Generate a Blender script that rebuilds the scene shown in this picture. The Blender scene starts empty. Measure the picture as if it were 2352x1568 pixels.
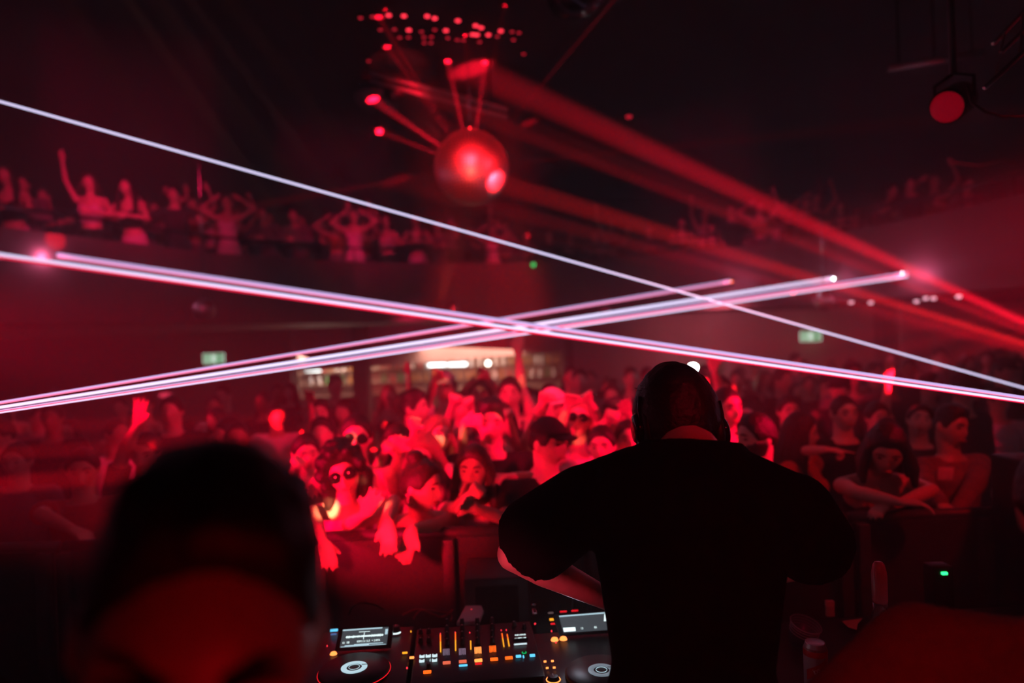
import bpy, math, random
from mathutils import Vector, Matrix, noise
random.seed(7)
R_ = math.radians
S = bpy.context.scene
COL = S.collection
# ------------------------------------------------------------------ camera
F = 1568.0                       # focal length in pixels (24 mm on a 36 mm sensor, 2352 px wide)
CAM = Vector((0.0, 0.0, 2.15))
ROLL = R_(2.1)
RIGHT = Vector((math.cos(ROLL), 0, -math.sin(ROLL)))
UP = Vector((math.sin(ROLL), 0, math.cos(ROLL)))
FWD = Vector((0, 1, 0))
cd = bpy.data.cameras.new('camera'); cam = bpy.data.objects.new('camera', cd); COL.objects.link(cam)
cam.matrix_world = Matrix(((RIGHT.x, UP.x, -FWD.x, CAM.x), (RIGHT.y, UP.y, -FWD.y, CAM.y), (RIGHT.z, UP.z, -FWD.z, CAM.z), (0, 0, 0, 1)))
cd.sensor_width = 36.0; cd.lens = 24.0; cd.clip_start = 0.05; cd.clip_end = 100
cd.dof.use_dof = True; cd.dof.focus_distance = 1.75; cd.dof.aperture_fstop = 1.3
S.camera = cam
def P(px, py, d):
    return CAM + FWD*d + RIGHT*((px-1176)/F*d) + UP*((784-py)/F*d)
def RAY(px, py):
    return (FWD + RIGHT*((px-1176)/F) + UP*((784-py)/F))
def PZ(px, py, z):
    r = RAY(px, py); return CAM + r*((z-CAM.z)/r.z)
# ------------------------------------------------------------------ view, world with thin haze
S.view_settings.view_transform = 'Standard'; S.view_settings.look = 'None'
S.view_settings.exposure = 0.0; S.view_settings.gamma = 1.0; S.view_settings.use_curve_mapping = False
S.cycles.use_denoising = True
S.cycles.max_bounces = 5; S.cycles.diffuse_bounces = 2; S.cycles.glossy_bounces = 3; S.cycles.transmission_bounces = 5
S.cycles.volume_bounces = 0; S.cycles.transparent_max_bounces = 8
S.cycles.caustics_reflective = False; S.cycles.caustics_refractive = False
S.cycles.sample_clamp_indirect = 3.0
W = bpy.data.worlds.new('club_air'); S.world = W; W.use_nodes = True
nt = W.node_tree; bg = nt.nodes['Background']; bg.inputs[0].default_value = (0.06, 0.004, 0.006, 1); bg.inputs[1].default_value = 0.0
vs = nt.nodes.new('ShaderNodeVolumeScatter'); vs.inputs['Color'].default_value = (1, 1, 1, 1)
vs.inputs['Density'].default_value = 0.038; vs.inputs['Anisotropy'].default_value = 0.25
nt.links.new(vs.outputs[0], nt.nodes['World Output'].inputs['Volume'])
# ------------------------------------------------------------------ lamps of the light show and added unseen fills
RED = (1.0, 0.0, 0.042); ROSE = (1.0, 0.008, 0.10); HOT = (1.0, 0.30, 0.14); WHITE = (1.0, 0.80, 0.85); FIRE = (1.0, 0.002, 0.012); DEEP = (1.0, 0.004, 0.024); CORE = (1.0, 0.009, 0.017)
def aim(o, loc, target):
    o.location = loc
    o.rotation_euler = (Vector(target)-Vector(loc)).to_track_quat('-Z', 'Y').to_euler()
def spot(name, loc, target, watts, deg, color=RED, blend=0.3, rad=0.03):
    l = bpy.data.lights.new(name, 'SPOT'); l.energy = watts; l.color = color
    l.spot_size = R_(deg); l.spot_blend = blend; l.shadow_soft_size = rad
    o = bpy.data.objects.new(name, l); COL.objects.link(o); aim(o, loc, target); return o
def area(name, loc, target, watts, size, color, spread=180):
    l = bpy.data.lights.new(name, 'AREA'); l.energy = watts; l.color = color; l.size = size; l.spread = R_(spread)
    o = bpy.data.objects.new(name, l); COL.objects.link(o); aim(o, loc, target); return o
def point(name, loc, watts, color, rad=0.03):
    l = bpy.data.lights.new(name, 'POINT'); l.energy = watts; l.color = color; l.shadow_soft_size = rad
    o = bpy.data.objects.new(name, l); COL.objects.link(o); o.location = loc; return o
# big red wash lamps standing left and right of the stage, firing over the crowd
LW = Vector((-2.55, 1.25, 1.95))
spot('wash_left', LW, P(1100, 1060, 3.9), 1500, 25, RED, 0.8, 0.06)
spot('wash_left_high', (-4.3, 2.3, 2.9), P(1000, 1010, 4.3), 3000, 23, RED, 0.7, 0.08)
for i, (px, py, d, w, dg) in enumerate([(620, 965, 6.0, 1300, 2.0), (600, 1005, 5.0, 1500, 2.2), (560, 1062, 4.2, 1900, 3.0)]):
    spot('blade_left', LW+Vector((0, 0, 0.10-0.11*i)), P(px, py, d), w*16, dg, FIRE, 0.35, 0.01)
RW = P(2520, 700, 3.6)
for px, py, d, w, dg in [(1480, 830, 7.0, 60, 5), (1700, 880, 6.5, 70, 5), (1560, 760, 7.5, 45, 3.5), (1900, 930, 5.5, 50, 6)]:
    spot('blade_right', RW, P(px, py, d), w*60, dg, DEEP, 0.4, 0.02)
spot('wash_front', (4.0, 2.2, 3.1), P(1180, 990, 4.3), 2600, 26, RED, 0.8, 0.1)
spot('wash_deep', (-6.5, 4.6, 2.75), P(1130, 890, 7.5), 2000, 20, RED, 0.9, 0.1)
spot('wash_right', (2.8, 1.6, 3.6), P(1950, 1060, 3.8), 170, 48, (1, 0.006, 0.02), 0.9, 0.12)
for px, py, d, tx, ty, td, w in ((300, 170, 7.0, 330, 470, 9.9, 60), (760, 240, 9.8, 830, 510, 13.2, 75), (1150, 280, 10.8, 1100, 540, 14.2, 36), (1580, 270, 9.9, 1660, 520, 13.0, 40), (2080, 230, 8.0, 2060, 450, 10.6, 8), (-60, 150, 5.6, 60, 420, 8.8, 22)):
    area('balcony_wash', P(px, py, d), P(tx, ty, td), w*0.32, 1.6, ROSE, 50)  # unseen area lights added to brighten the balcony people
# warm mirror patches on front faces and shoulders, made by added unseen spots
for px, py, d, w, dg in [(748, 1168, 3.15, 32, 2.3), (812, 1018, 3.7, 17, 1.5), (822, 1108, 3.15, 10, 0.9), (980, 1070, 3.7, 12, 1.2),
                         (1002, 1008, 4.0, 26, 1.9), (1068, 1000, 3.9, 18, 1.3), (1171, 975, 4.0, 16, 1.2), (1325, 1000, 4.3, 12, 1.7),
                         (912, 1160, 3.0, 6, 1.4), (1020, 880, 5.6, 24, 1.4), (1030, 912, 5.3, 18, 1.1), (1183, 850, 5.0, 16, 1.4),
                         (1105, 880, 5.6, 14, 1.6), (850, 1042, 3.7, 7, 0.8), (826, 1165, 3.0, 8, 0.9), (1350, 925, 4.6, 10, 1.1), (1410, 925, 4.4, 10, 1.2)]:
    spot('mirror_glint', P(600, 1200, 1.9) if d < 3.3 else (-1.0, 0.6, 3.5), P(px, py, d), w*(26 if d < 3.3 else 60), dg*(2.0 if d < 3.3 else 0.8), HOT, 0.5, 0.01)
# strong lamp right of the stage firing up to the mirror ball and the ceiling pipes in separate shafts
SR = P(2680, 890, 3.9); CP = P(905, 185, 8.0)
for px, py, d, w, dg, bl in [(960, 212, 8.0, 90, 1.7, 0.4), (1150, 190, 8.2, 150, 3.6, 0.9), (1083, 400, 6.9, 110, 2.6, 0.5), (1330, 330, 9.5, 60, 1.6, 0.8), (1300, 520, 9.0, 80, 2.4, 0.9), (1500, 600, 9.5, 40, 2.0, 0.9)]:
    spot('shaft', SR, P(px, py, d), w*900, dg, CORE if px == 1083 else DEEP, bl, 0.02)
spot('pipe_wash', P(1010, 330, 7.2), P(940, 195, 8.0), 160, 26, (1, 0.03, 0.05), 0.6, 0.03)
# thin beams sent out by the mirror ball
BALL = P(1083, 385, 6.9)
for px, py, d, w, dg in [(1030, 148, 8.3, 30, 2.6), (1112, 160, 8.3, 26, 2.6), (1070, 102, 7.6, 16, 1.6), (868, 236, 9.0, 30, 3.2), (866, 299, 9.6, 22, 2.0),
                         (1392, 22, 6.3, 16, 1.1), (905, 60, 7.0, 9, 1.0), (1075, 30, 6.9, 90, 2.6), (1102, 20, 6.9, 22, 1.6), (1052, 25, 6.9, 10, 1.2), (1150, 60, 7.0, 7, 1.2),
                         (640, 462, 7.6, 3, 3.2), (1420, 350, 7.4, 3, 2.2), (940, 180, 7.6, 16, 2.5), (1000, 250, 7.0, 9, 3.0)]:
    t = P(px, py, d); dr = (t-BALL).normalized()
    spot('mirror_ball_beam', BALL+dr*0.40, t, w*1800, dg, DEEP, 0.6, 0.01)
spot('ball_pin', P(1010, 700, 3.2), BALL, 420, 9, (1, 0.06, 0.03), 0.3, 0.02)
spot('ball_pin_top', P(1050, 130, 4.9), BALL, 9000, 12, CORE, 0.3, 0.6)  # unseen spot added to brighten the ball's upper half
spot('ball_pin_side', P(1500, 300, 5.5), BALL, 420, 11, CORE, 0.3, 0.2)
# soft pale light at the back and from the bar
area('bar_light', P(1080, 800, 15.0)+Vector((0, 0, 0.35)), P(1080, 860, 15.8), 150, 2.2, (1.0, 0.55, 0.40))
area('bar_light_small', P(740, 820, 15.0)+Vector((0, 0, 0.35)), P(740, 860, 15.8), 95, 1.0, (1.0, 0.65, 0.5))
point('far_white_lamp_light', P(1592, 846, 10.0), 9, (0.85, 1, 0.95), 0.04)
spot('back_wall_wash', P(1640, 735, 12.2), P(1720, 790, 14.5), 110, 150, (1.0, 0.14, 0.20), 0.9, 0.1)
spot('back_wall_wash_left', P(950, 748, 12.6), P(960, 800, 14.5), 34, 140, (1.0, 0.02, 0.10), 0.9, 0.1)
spot('foot_lamp_light', P(575, 1290, 1.95), P(960, 1120, 3.25), 170, 52, DEEP, 0.7, 0.05)  # unseen spot added behind the blurred head to light the front row
spot('stage_side_wash', (-1.7, 2.35, 1.5), P(760, 1300, 2.9), 10, 60, RED, 0.9, 0.08)
spot('face_fill', (0.30, -0.40, 1.62), P(520, 1450, 0.5), 6.0, 50, FIRE, 0.9, 0.15)
spot('shirt_fill', (0.1, -0.4, 2.6), P(2150, 1500, 0.95), 22, 46, (1, 0.01, 0.02), 0.9, 0.15)
spot('nape_light', (0.9, 0.3, 3.1), P(1580, 1000, 1.6), 34, 9, (1, 0.01, 0.04), 0.8, 0.05)  # unseen spot added to redden the nape
point('screen_spill', (PZ(1300, 1440, 1.3)), 0.30, (0.80, 0.82, 1.0), 0.03)
spot('arm_light', (-0.6, 1.3, 1.5), P(1210, 1310, 1.6), 26, 26, (1, 0.06, 0.12), 0.8, 0.05)  # unseen spot added to brighten the forearm
# ------------------------------------------------------------------ materials
MATS = {}
def mat(name, col, rough=0.6, metal=0.0, emit=None, es=0.0, var=0.15, scale=12.0, bump=0.0, alpha=1.0, trans=0.0, spec=0.5):
    if name in MATS: return MATS[name]
    m = bpy.data.materials.new(name); m.use_nodes = True; n = m.node_tree; b = n.nodes['Principled BSDF']
    b.inputs['Base Color'].default_value = (*col, 1); b.inputs['Roughness'].default_value = rough; b.inputs['Metallic'].default_value = metal
    b.inputs['Specular IOR Level'].default_value = spec
    if trans: b.inputs['Transmission Weight'].default_value = trans
    if alpha < 1: b.inputs['Alpha'].default_value = alpha
    tc = n.nodes.new('ShaderNodeTexCoord'); nz = n.nodes.new('ShaderNodeTexNoise'); nz.inputs['Scale'].default_value = scale
    nz.inputs['Detail'].default_value = 4.0; n.links.new(tc.outputs['Object'], nz.inputs['Vector'])
    if var > 0:
        r = n.nodes.new('ShaderNodeMixRGB'); r.blend_type = 'MIX'; n.links.new(nz.outputs['Fac'], r.inputs['Fac'])
        r.inputs['Color1'].default_value = (*[c*(1-var) for c in col], 1); r.inputs['Color2'].default_value = (*[min(1, c*(1+var)) for c in col], 1)
        n.links.new(r.outputs[0], b.inputs['Base Color'])
    if bump > 0:
        bp = n.nodes.new('ShaderNodeBump'); bp.inputs['Strength'].default_value = bump; bp.inputs['Distance'].default_value = 0.01
        n.links.new(nz.outputs['Fac'], bp.inputs['Height']); n.links.new(bp.outputs[0], b.inputs['Normal'])
    if emit:
        b.inputs['Emission Color'].default_value = (*emit, 1); b.inputs['Emission Strength'].default_value = es
    MATS[name] = m; return m
def glow(name, col, es, sample=False):
    if name in MATS: return MATS[name]
    m = mat(name, tuple(0.2*c for c in col), 0.5, emit=col, es=es, var=0)
    m.cycles.emission_sampling = 'FRONT' if sample else 'NONE'
    return m
SKIN = [mat('skin_fair', (0.62, 0.42, 0.34), 0.42, scale=30, bump=0.05), mat('skin_tan', (0.48, 0.30, 0.22), 0.42, scale=30, bump=0.05), mat('skin_brown', (0.26, 0.14, 0.09), 0.4, scale=30, bump=0.05)]
HAIR = mat('hair_dark', (0.012, 0.008, 0.007), 0.5, scale=90, bump=0.5, var=0.4)
HAIRB = mat('hair_brown', (0.035, 0.018, 0.012), 0.5, scale=90, bump=0.5, var=0.4)
HAIRL = mat('hair_blonde', (0.30, 0.19, 0.11), 0.5, scale=90, bump=0.5, var=0.4)
BLACKC = mat('black_cotton', (0.010, 0.009, 0.010), 0.85, scale=60, bump=0.2, spec=0.2)
DARKC = mat('dark_cotton', (0.035, 0.03, 0.04), 0.85, scale=60, bump=0.2, spec=0.2)
GREYC = mat('grey_cotton', (0.16, 0.15, 0.16), 0.85, scale=60, bump=0.2)
WHITEC = mat('white_cotton', (0.75, 0.73, 0.72), 0.8, scale=60, bump=0.2)
REDC = mat('red_cotton', (0.35, 0.05, 0.05), 0.85, scale=60, bump=0.2)
DENIM = mat('denim', (0.05, 0.07, 0.13), 0.85, scale=60, bump=0.2)
LIPS = mat('lips', (0.35, 0.10, 0.09), 0.35)
EYE = mat('eye_dark', (0.02, 0.012, 0.01), 0.15)
LENSM = mat('tinted_lens', (0.01, 0.01, 0.012), 0.08)
GOLD = mat('gold', (0.8, 0.55, 0.25), 0.25, 1.0)
BPLAST = mat('black_plastic', (0.006, 0.006, 0.007), 0.42, scale=40, spec=0.25)
BMETAL = mat('black_metal', (0.02, 0.02, 0.022), 0.35, 0.6, scale=20)
CHROME = mat('chrome', (0.7, 0.7, 0.72), 0.15, 1.0)
# ------------------------------------------------------------------ mesh builder
def frame(a):
    a = Vector(a).normalized(); t = Vector((0, 0, 1)) if abs(a.z) < 0.9 else Vector((1, 0, 0))
    u = a.cross(t).normalized(); return a, u, a.cross(u).normalized()
class MB:
    def __init__(s): s.v = []; s.f = []; s.m = []
    def add(s, vs, fs, mi=0):
        o = len(s.v); s.v += [tuple(v) for v in vs]; s.f += [tuple(i+o for i in f) for f in fs]; s.m += [mi]*len(fs); return s
    def rings(s, rings, mi=0, close=True):
        n = len(rings[0]); vs = [p for r in rings for p in r]; fs = []
        for k in range(len(rings)-1):
            for i in range(n):
                j = (i+1) % n; fs.append((k*n+i, k*n+j, (k+1)*n+j, (k+1)*n+i))
        if close:
            fs.append(tuple(range(n-1, -1, -1))); b = (len(rings)-1)*n; fs.append(tuple(b+i for i in range(n)))
        return s.add(vs, fs, mi)
    def tube(s, p0, p1, r0, r1=None, n=12, mi=0):
        r1 = r0 if r1 is None else r1; p0 = Vector(p0); p1 = Vector(p1); a, u, w = frame(p1-p0)
        return s.rings([[p+(u*math.cos(6.28318*i/n)+w*math.sin(6.28318*i/n))*r for i in range(n)] for p, r in ((p0, r0), (p1, r1))], mi)
    def ring(s, c, axis, R, r, n=28, k=8, mi=0, a0=0, a1=360):
        a, u, w = frame(axis); c = Vector(c); full = a1-a0 >= 360; vs = []; cnt = n if full else n+1
        for i in range(cnt):
            t = R_(a0+(a1-a0)*i/n); d = u*math.cos(t)+w*math.sin(t)
            vs.append([c+d*(R+r*math.cos(6.28318*j/k))+a*(r*math.sin(6.28318*j/k)) for j in range(k)])
        if full: vs.append(vs[0])
        return s.rings(vs, mi, close=not full)
    def ball(s, c, r, M=None, nu=14, nv=9, mi=0, fn=None):
        c = Vector(c); r = (r, r, r) if not hasattr(r, '__len__') else r; vs = []; fs = []
        for i in range(nv+1):
            t = math.pi*i/nv
            for j in range(nu):
                q = 2*math.pi*j/nu; d = Vector((math.sin(t)*math.cos(q), math.sin(t)*math.sin(q), math.cos(t)))
                p = fn(d) if fn else Vector((d.x*r[0], d.y*r[1], d.z*r[2]))
                if M is not None: p = M @ p
                vs.append(c+p)
        for i in range(nv):
            for j in range(nu):
                a = i*nu+j; b = i*nu+(j+1) % nu
                if i == 0: fs.append((a, a+nu, b+nu))
                elif i == nv-1: fs.append((a, a+nu, b))
                else: fs.append((a, a+nu, b+nu, b))
        return s.add(vs, fs, mi)
    def cap(s, p0, p1, r0, r1=None, n=10):
        r1 = r0 if r1 is None else r1; p0 = Vector(p0); p1 = Vector(p1); L = (p1-p0).length
        if L < 1e-5: return s.ball(p0, r0, nu=n, nv=6)
        a, u, w = frame(p1-p0); rs = []
        for k in range(4):
            t = R_(-85+k*85/3); rs.append((p0+a*(r0*math.sin(t)), r0*math.cos(t)))
        for k in range(4):
            t = R_(k*85/3); rs.append((p1+a*(r1*math.sin(t)), r1*math.cos(t)))
        return s.rings([[p+(u*math.cos(6.28318*i/n)+w*math.sin(6.28318*i/n))*r for i in range(n)] for p, r in rs])
    def path(s, pts, r, n=8, mi=0):
        pts = [Vector(p) for p in pts]; rr = r if hasattr(r, '__len__') else [r]*len(pts); rs = []
        for i, p in enumerate(pts):
            d = (pts[min(i+1, len(pts)-1)]-pts[max(i-1, 0)]); a, u, w = frame(d)
            rs.append([p+(u*math.cos(6.28318*k/n)+w*math.sin(6.28318*k/n))*rr[i] for k in range(n)])
        return s.rings(rs, mi)
    def box(s, lo, hi, M=None, mi=0, c=None):
        vs = [Vector((x, y, z)) for z in (lo[2], hi[2]) for y in (lo[1], hi[1]) for x in (lo[0], hi[0])]
        if M is not None: vs = [M @ v for v in vs]
        return s.add(vs, [(0, 2, 3, 1), (4, 5, 7, 6), (0, 1, 5, 4), (2, 6, 7, 3), (0, 4, 6, 2), (1, 3, 7, 5)], mi)
    def lathe(s, c, prof, axis=(0, 0, 1), n=24, mi=0, close=True):
        a, u, w = frame(axis); c = Vector(c)
        return s.rings([[c+a*h+(u*math.cos(6.28318*i/n)+w*math.sin(6.28318*i/n))*r for i in range(n)] for r, h in prof], mi, close)
    def loft(s, secs, n=20, M=None):
        rs = []
        for c, rx, ry in secs:
            c = Vector(c); rs.append([(M @ (c+Vector((rx*math.cos(6.28318*i/n), ry*math.sin(6.28318*i/n), 0)))) if M is not None else c+Vector((rx*math.cos(6.28318*i/n), ry*math.sin(6.28318*i/n), 0)) for i in range(n)])
        return s.rings(rs)
    def build(s, name, mats, parent=None, vox=None, smooth=0, bevel=0, shade=True, loc=None):
        me = bpy.data.meshes.new(name); me.from_pydata(s.v, [], s.f); me.update()
        mats = mats if isinstance(mats, (list, tuple)) else [mats]
        for m in mats: me.materials.append(m)
        for p, mi in zip(me.polygons, s.m): p.material_index = mi; p.use_smooth = shade
        o = bpy.data.objects.new(name, me)
        if vox or bevel:
            COL.objects.link(o)
            if vox:
                r = o.modifiers.new('r', 'REMESH'); r.mode = 'VOXEL'; r.voxel_size = vox; r.use_smooth_shade = True
                if smooth:
                    q = o.modifiers.new('s', 'SMOOTH'); q.factor = 0.5; q.iterations = smooth
            if bevel:
                b = o.modifiers.new('b', 'BEVEL'); b.width = bevel; b.segments = 2; b.limit_method = 'ANGLE'; b.angle_limit = R_(50)
            dg = bpy.context.evaluated_depsgraph_get(); me2 = bpy.data.meshes.new_from_object(o.evaluated_get(dg))
            COL.objects.unlink(o); bpy.data.objects.remove(o); bpy.data.meshes.remove(me); me2.name = name
            o = bpy.data.objects.new(name, me2)
        COL.objects.link(o)
        if parent is not None: o.parent = parent
        if loc is not None: o.location = loc
        return o
def tag(o, label, cat, group=None, kind=None):
    if label: o['label'] = label
    if cat: o['category'] = cat
    if group: o['group'] = group
    if kind: o['kind'] = kind
    return o
def thing(name, label, cat, loc=(0, 0, 0), group=None, rot=None):
    o = bpy.data.objects.new(name, None); o.empty_display_size = 0.1; COL.objects.link(o); o.location = loc
    if rot: o.rotation_euler = rot
    return tag(o, label, cat, group)
def struct(o): o['kind'] = 'structure'; return o
KIDS = {}
def copy_tree(root):
    r = root.copy(); COL.objects.link(r)
    for ch in root.children:
        c = ch.copy(); COL.objects.link(c); c.parent = r
        for g in ch.children:
            d = g.copy(); COL.objects.link(d); d.parent = c
    return r
def shift(root):
    """parts of a thing are modelled in world space: keep them there under an Empty standing at the thing's base"""
    for ch in root.children: ch.matrix_parent_inverse = root.matrix_world.inverted()
def adopt(root):
    M = Matrix.Translation(root.location)
    for ch in list(root.children): ch.matrix_parent_inverse = M.inverted()
# text as mesh
def text(body, size, m, name, parent, M, ext=0.0006, align='CENTER', kind=None):
    c = bpy.data.curves.new(name, 'FONT'); c.body = body; c.size = size; c.extrude = ext; c.align_x = align; c.align_y = 'CENTER'
    o = bpy.data.objects.new(name, c); COL.objects.link(o); dg = bpy.context.evaluated_depsgraph_get()
    me = bpy.data.meshes.new_from_object(o.evaluated_get(dg)); COL.objects.unlink(o); bpy.data.objects.remove(o)
    me.transform(M); me.materials.clear(); me.materials.append(m)
    q = bpy.data.objects.new(name, me); COL.objects.link(q); q.parent = parent; return q
# ------------------------------------------------------------------ people
def euler(yaw=0, pitch=0, tilt=0):
    """yaw turns to the person's left (+), pitch nods down (+), tilt leans the crown to the person's left (+)"""
    return Matrix.Rotation(R_(yaw), 3, 'Z') @ Matrix.Rotation(R_(pitch), 3, 'X') @ Matrix.Rotation(R_(tilt), 3, 'Y')
def g2(a, b, s): return math.exp(-(a*a+b*b)/(2*s*s))
def head_fn(d, off=0.0):
    x, y, z = d
    X, Y, Z = 0.077*x, 0.097*y, 0.118*z
    if z < 0:
        X *= 1-0.30*(-z)**1.4
        if y > 0: Y *= 1-0.42*(-z)
        else: Y *= 1-0.10*(-z)
    if y < 0:
        k = 0
        for sx in (-1, 1):
            k -= 0.011*g2(x-sx*0.40, z-0.06, 0.16)
            k += 0.005*g2(x-sx*0.36, z-0.30, 0.14)
            k += 0.004*g2(x-sx*0.52, z+0.22, 0.16)
        k += 0.024*math.exp(-(x/0.12)**2)*max(0.0, 1-abs((z+0.16)/0.30))**0.8
        k += 0.007*g2(x, z+0.50, 0.14)+0.010*g2(x, z+0.86, 0.16)-0.004*g2(x, z+0.66, 0.08)
        Y -= k
    n = Vector((x, y, z))
    return Vector((X, Y, Z))+n*off
def hairline(y, low=0):
    t = min(1.0, max(0.0, (y+0.80)/0.42)); t = t*t*(3-2*t)
    return (0.60-0.62*t if y < -0.1 else -0.02-(y+0.1)*0.42)-low*(1 if y > -0.5 else 0.3)
def hand(mb, w, a, n, s=1.0, pose='relaxed', mirror=1):
    a = Vector(a).normalized(); n = Vector(n); n = (n-a*n.dot(a)).normalized(); b = a.cross(n)*mirror
    curl = {'open': 6, 'relaxed': 28, 'fist': 82, 'point': 80, 'peace': 80, 'grip': 50}[pose]; spread = {'open': 0.16, 'peace': 0.05, 'relaxed': 0.13}.get(pose, 0.04)
    for i, (o, L) in enumerate(((-0.031, 0.066), (-0.011, 0.076), (0.010, 0.070), (0.030, 0.055))):
        base = w+(a*0.088+b*o)*s; mb.cap(w+(a*0.012+b*o*0.6)*s, base, 0.017*s, 0.0135*s, 8)
        c = curl
        if pose == 'point' and i == 0 or pose == 'peace' and i < 2: c = 4
        d = (a+b*o/0.03*spread*(1 if c < 50 else 0.2)+(b*(-0.22+0.44*i) if pose == 'peace' and i < 2 else Vector())).normalized(); p = base; ang = R_(c*0.7)
        for k, q in enumerate((0.45, 0.32, 0.27)):
            dd = (d*math.cos(ang)+n*math.sin(ang)).normalized(); e = p+dd*(L*q*s*1.15); mb.cap(p, e, (0.0105-0.001*k)*s, (0.0097-0.001*k)*s, 7); p = e; ang += R_(c*0.75)
    tb = w+(a*0.028-b*0.026)*s; t1 = tb+((a*0.75-b*0.65+n*0.25).normalized())*0.038*s; t2 = t1+((a*0.95-b*(0.35 if pose != 'fist' else -0.3)+n*0.2).normalized())*0.032*s
    mb.cap(w+a*0.01*s, tb, 0.016*s, 0.015*s, 8); mb.cap(tb, t1, 0.013*s, 0.011*s, 8); mb.cap(t1, t2, 0.011*s, 0.009*s, 8)
class Body:
    """joint positions of a standing figure 1.75 m tall, feet at the origin, facing -Y"""
    def __init__(s, lean=0, side=0, twist=0, fem=False, head=(0, 0, 0), build=1.0, crouch=0.0, hunch=0.0):
        s.fem = fem; s.b = build; s.piv = Vector((0, 0, 0.93-crouch)); s.cr = crouch
        s.T = Matrix.Rotation(R_(twist), 3, 'Z') @ Matrix.Rotation(R_(side), 3, 'Y') @ Matrix.Rotation(R_(lean), 3, 'X')
        s.sw = (0.165 if fem else 0.19)*build
        s.neck = s.up((0, 0.005, 1.46)); s.headc = s.neck+s.T @ Vector((0, -0.012-0.0009*abs(lean), 0.172)) if abs(lean) < 25 else s.neck+(s.T @ Vector((0, -0.03, 0.11))+Vector((0, -0.02, 0.07)))
        s.HR = euler(*head); s.sh = {1: s.up((s.sw, 0.0, 1.405)), -1: s.up((-s.sw, 0.0, 1.405))}
        if hunch: s.headc = s.neck+Vector((0, -0.04*hunch, 0.172-0.05*hunch)); s.sh = {k: v-Vector((0, 0, 0.018*hunch)) for k, v in s.sh.items()}
    def up(s, p): p = Vector(p); return s.piv+s.T @ (p-Vector((0, 0, 0.93)))
def make_person(bd, arms, skin, hair, hairmat, top, topmat, bot, botmat, vox=0.009, extras=(), face=True, name='person', label=None, group=None, cat='person'):
    root = thing(name, label, cat, group=group)
    mb = MB(); b = bd.b; fem = bd.fem; up = bd.up
    rot4 = Matrix.Translation(bd.piv) @ bd.T.to_4x4() @ Matrix.Translation((0, 0, -0.93))
    w = 0.88 if fem else 1.0
    tors = [((0, 0, 0.86), 0.150, 0.10), ((0, 0, 0.94), 0.165 if fem else 0.155, 0.115), ((0, 0, 1.08), 0.125*w, 0.095), ((0, 0, 1.22), 0.148*w, 0.110), ((0, 0.005, 1.33), 0.168*w, 0.115), ((0, 0.01, 1.40), 0.160*w, 0.092), ((0, 0.01, 1.445), 0.105*w, 0.072), ((0, 0.005, 1.475), 0.062*w, 0.060)]
    tors = [(c, rx*b, ry*b) for c, rx, ry in tors]
    mb.loft(tors, 20, rot4)
    hn = 0.053 if fem else 0.062
    mb.cap(bd.neck-(bd.headc-bd.neck).normalized()*0.02, bd.headc+bd.HR @ Vector((0, 0.018, -0.05)), hn*b**0.5, hn*0.95, 14)
    mb.ball(bd.headc, 1, bd.HR, 44, 34, fn=head_fn)
    for sx in (-1, 1): mb.ball(bd.headc+bd.HR @ Vector((sx*0.079, 0.012, -0.002)), (0.010, 0.020, 0.032), bd.HR, 10, 8)
    if fem:
        for sx in (-1, 1): mb.ball(up((sx*0.068, -0.085, 1.285)), (0.058, 0.052, 0.056), None, 12, 8)
    for sx in (-1, 1):
        hp = bd.piv+Vector((sx*0.085, 0, -0.04)); kn = Vector((sx*0.105, -0.02-bd.cr*0.9, 0.50-bd.cr*0.4)); an = Vector((sx*0.105, 0.02, 0.09))
        mb.cap(hp, kn, 0.088*b, 0.058); mb.cap(kn, an, 0.056, 0.038); mb.cap(an+Vector((0, 0.02, -0.04)), an+Vector((sx*0.015, -0.15, -0.055)), 0.038, 0.03)
    ends = {}
    ar = 0.85 if fem else 1.0
    for sx in (-1, 1):
        el, wr, pose, pn, hd = arms[sx]; sh = bd.sh[sx]
        mb.cap(up((sx*0.08, 0.005, 1.41)), sh, 0.055*b, 0.052*b*ar); mb.cap(sh, el, 0.050*ar*b, 0.038*ar*b**0.5, 12)
        mb.cap(el, el+(wr-el)*0.3, 0.038*ar, 0.040*ar); mb.cap(el+(wr-el)*0.3, wr, 0.040*ar, 0.025*ar, 12)
        hand(mb, wr, hd if hd is not None else (wr-el), pn, 0.9 if fem else 1.0, pose, sx)
        ends[sx] = (sh, el, wr)
    body = mb.build('body', skin, root, vox=vox, smooth=2)
    # ---- clothing
    def garment(secs, sleeve, extra_r, nm, m, legs=None):
        g = MB()
        if secs: g.loft(secs, 22, rot4)
        if sleeve:
            for sx in (-1, 1):
                sh, el, wr = ends[sx]
                g.cap(up((sx*0.09, 0.005, 1.40)), sh, 0.058*b+extra_r, 0.056*b+extra_r)
                if sleeve <= 1: g.tube(sh, sh+(el-sh)*sleeve, 0.058*ar*b+extra_r, 0.052*ar*b+extra_r*(1.6 if top != 'loose' else 2.6), 16); g.ball(sh, 0.057*ar*b+extra_r)
                else: g.cap(sh, el, 0.056*ar*b+extra_r, 0.048*ar*b+extra_r); g.cap(el, el+(wr-el)*0.92, 0.046*ar*b+extra_r, 0.032*b+extra_r)
        if fem and secs and top != 'skirt':
            for sx in (-1, 1): g.ball(up((sx*0.068, -0.088, 1.285)), (0.064, 0.056, 0.062), None, 12, 8)
        return g
    e = 0.012
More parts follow.
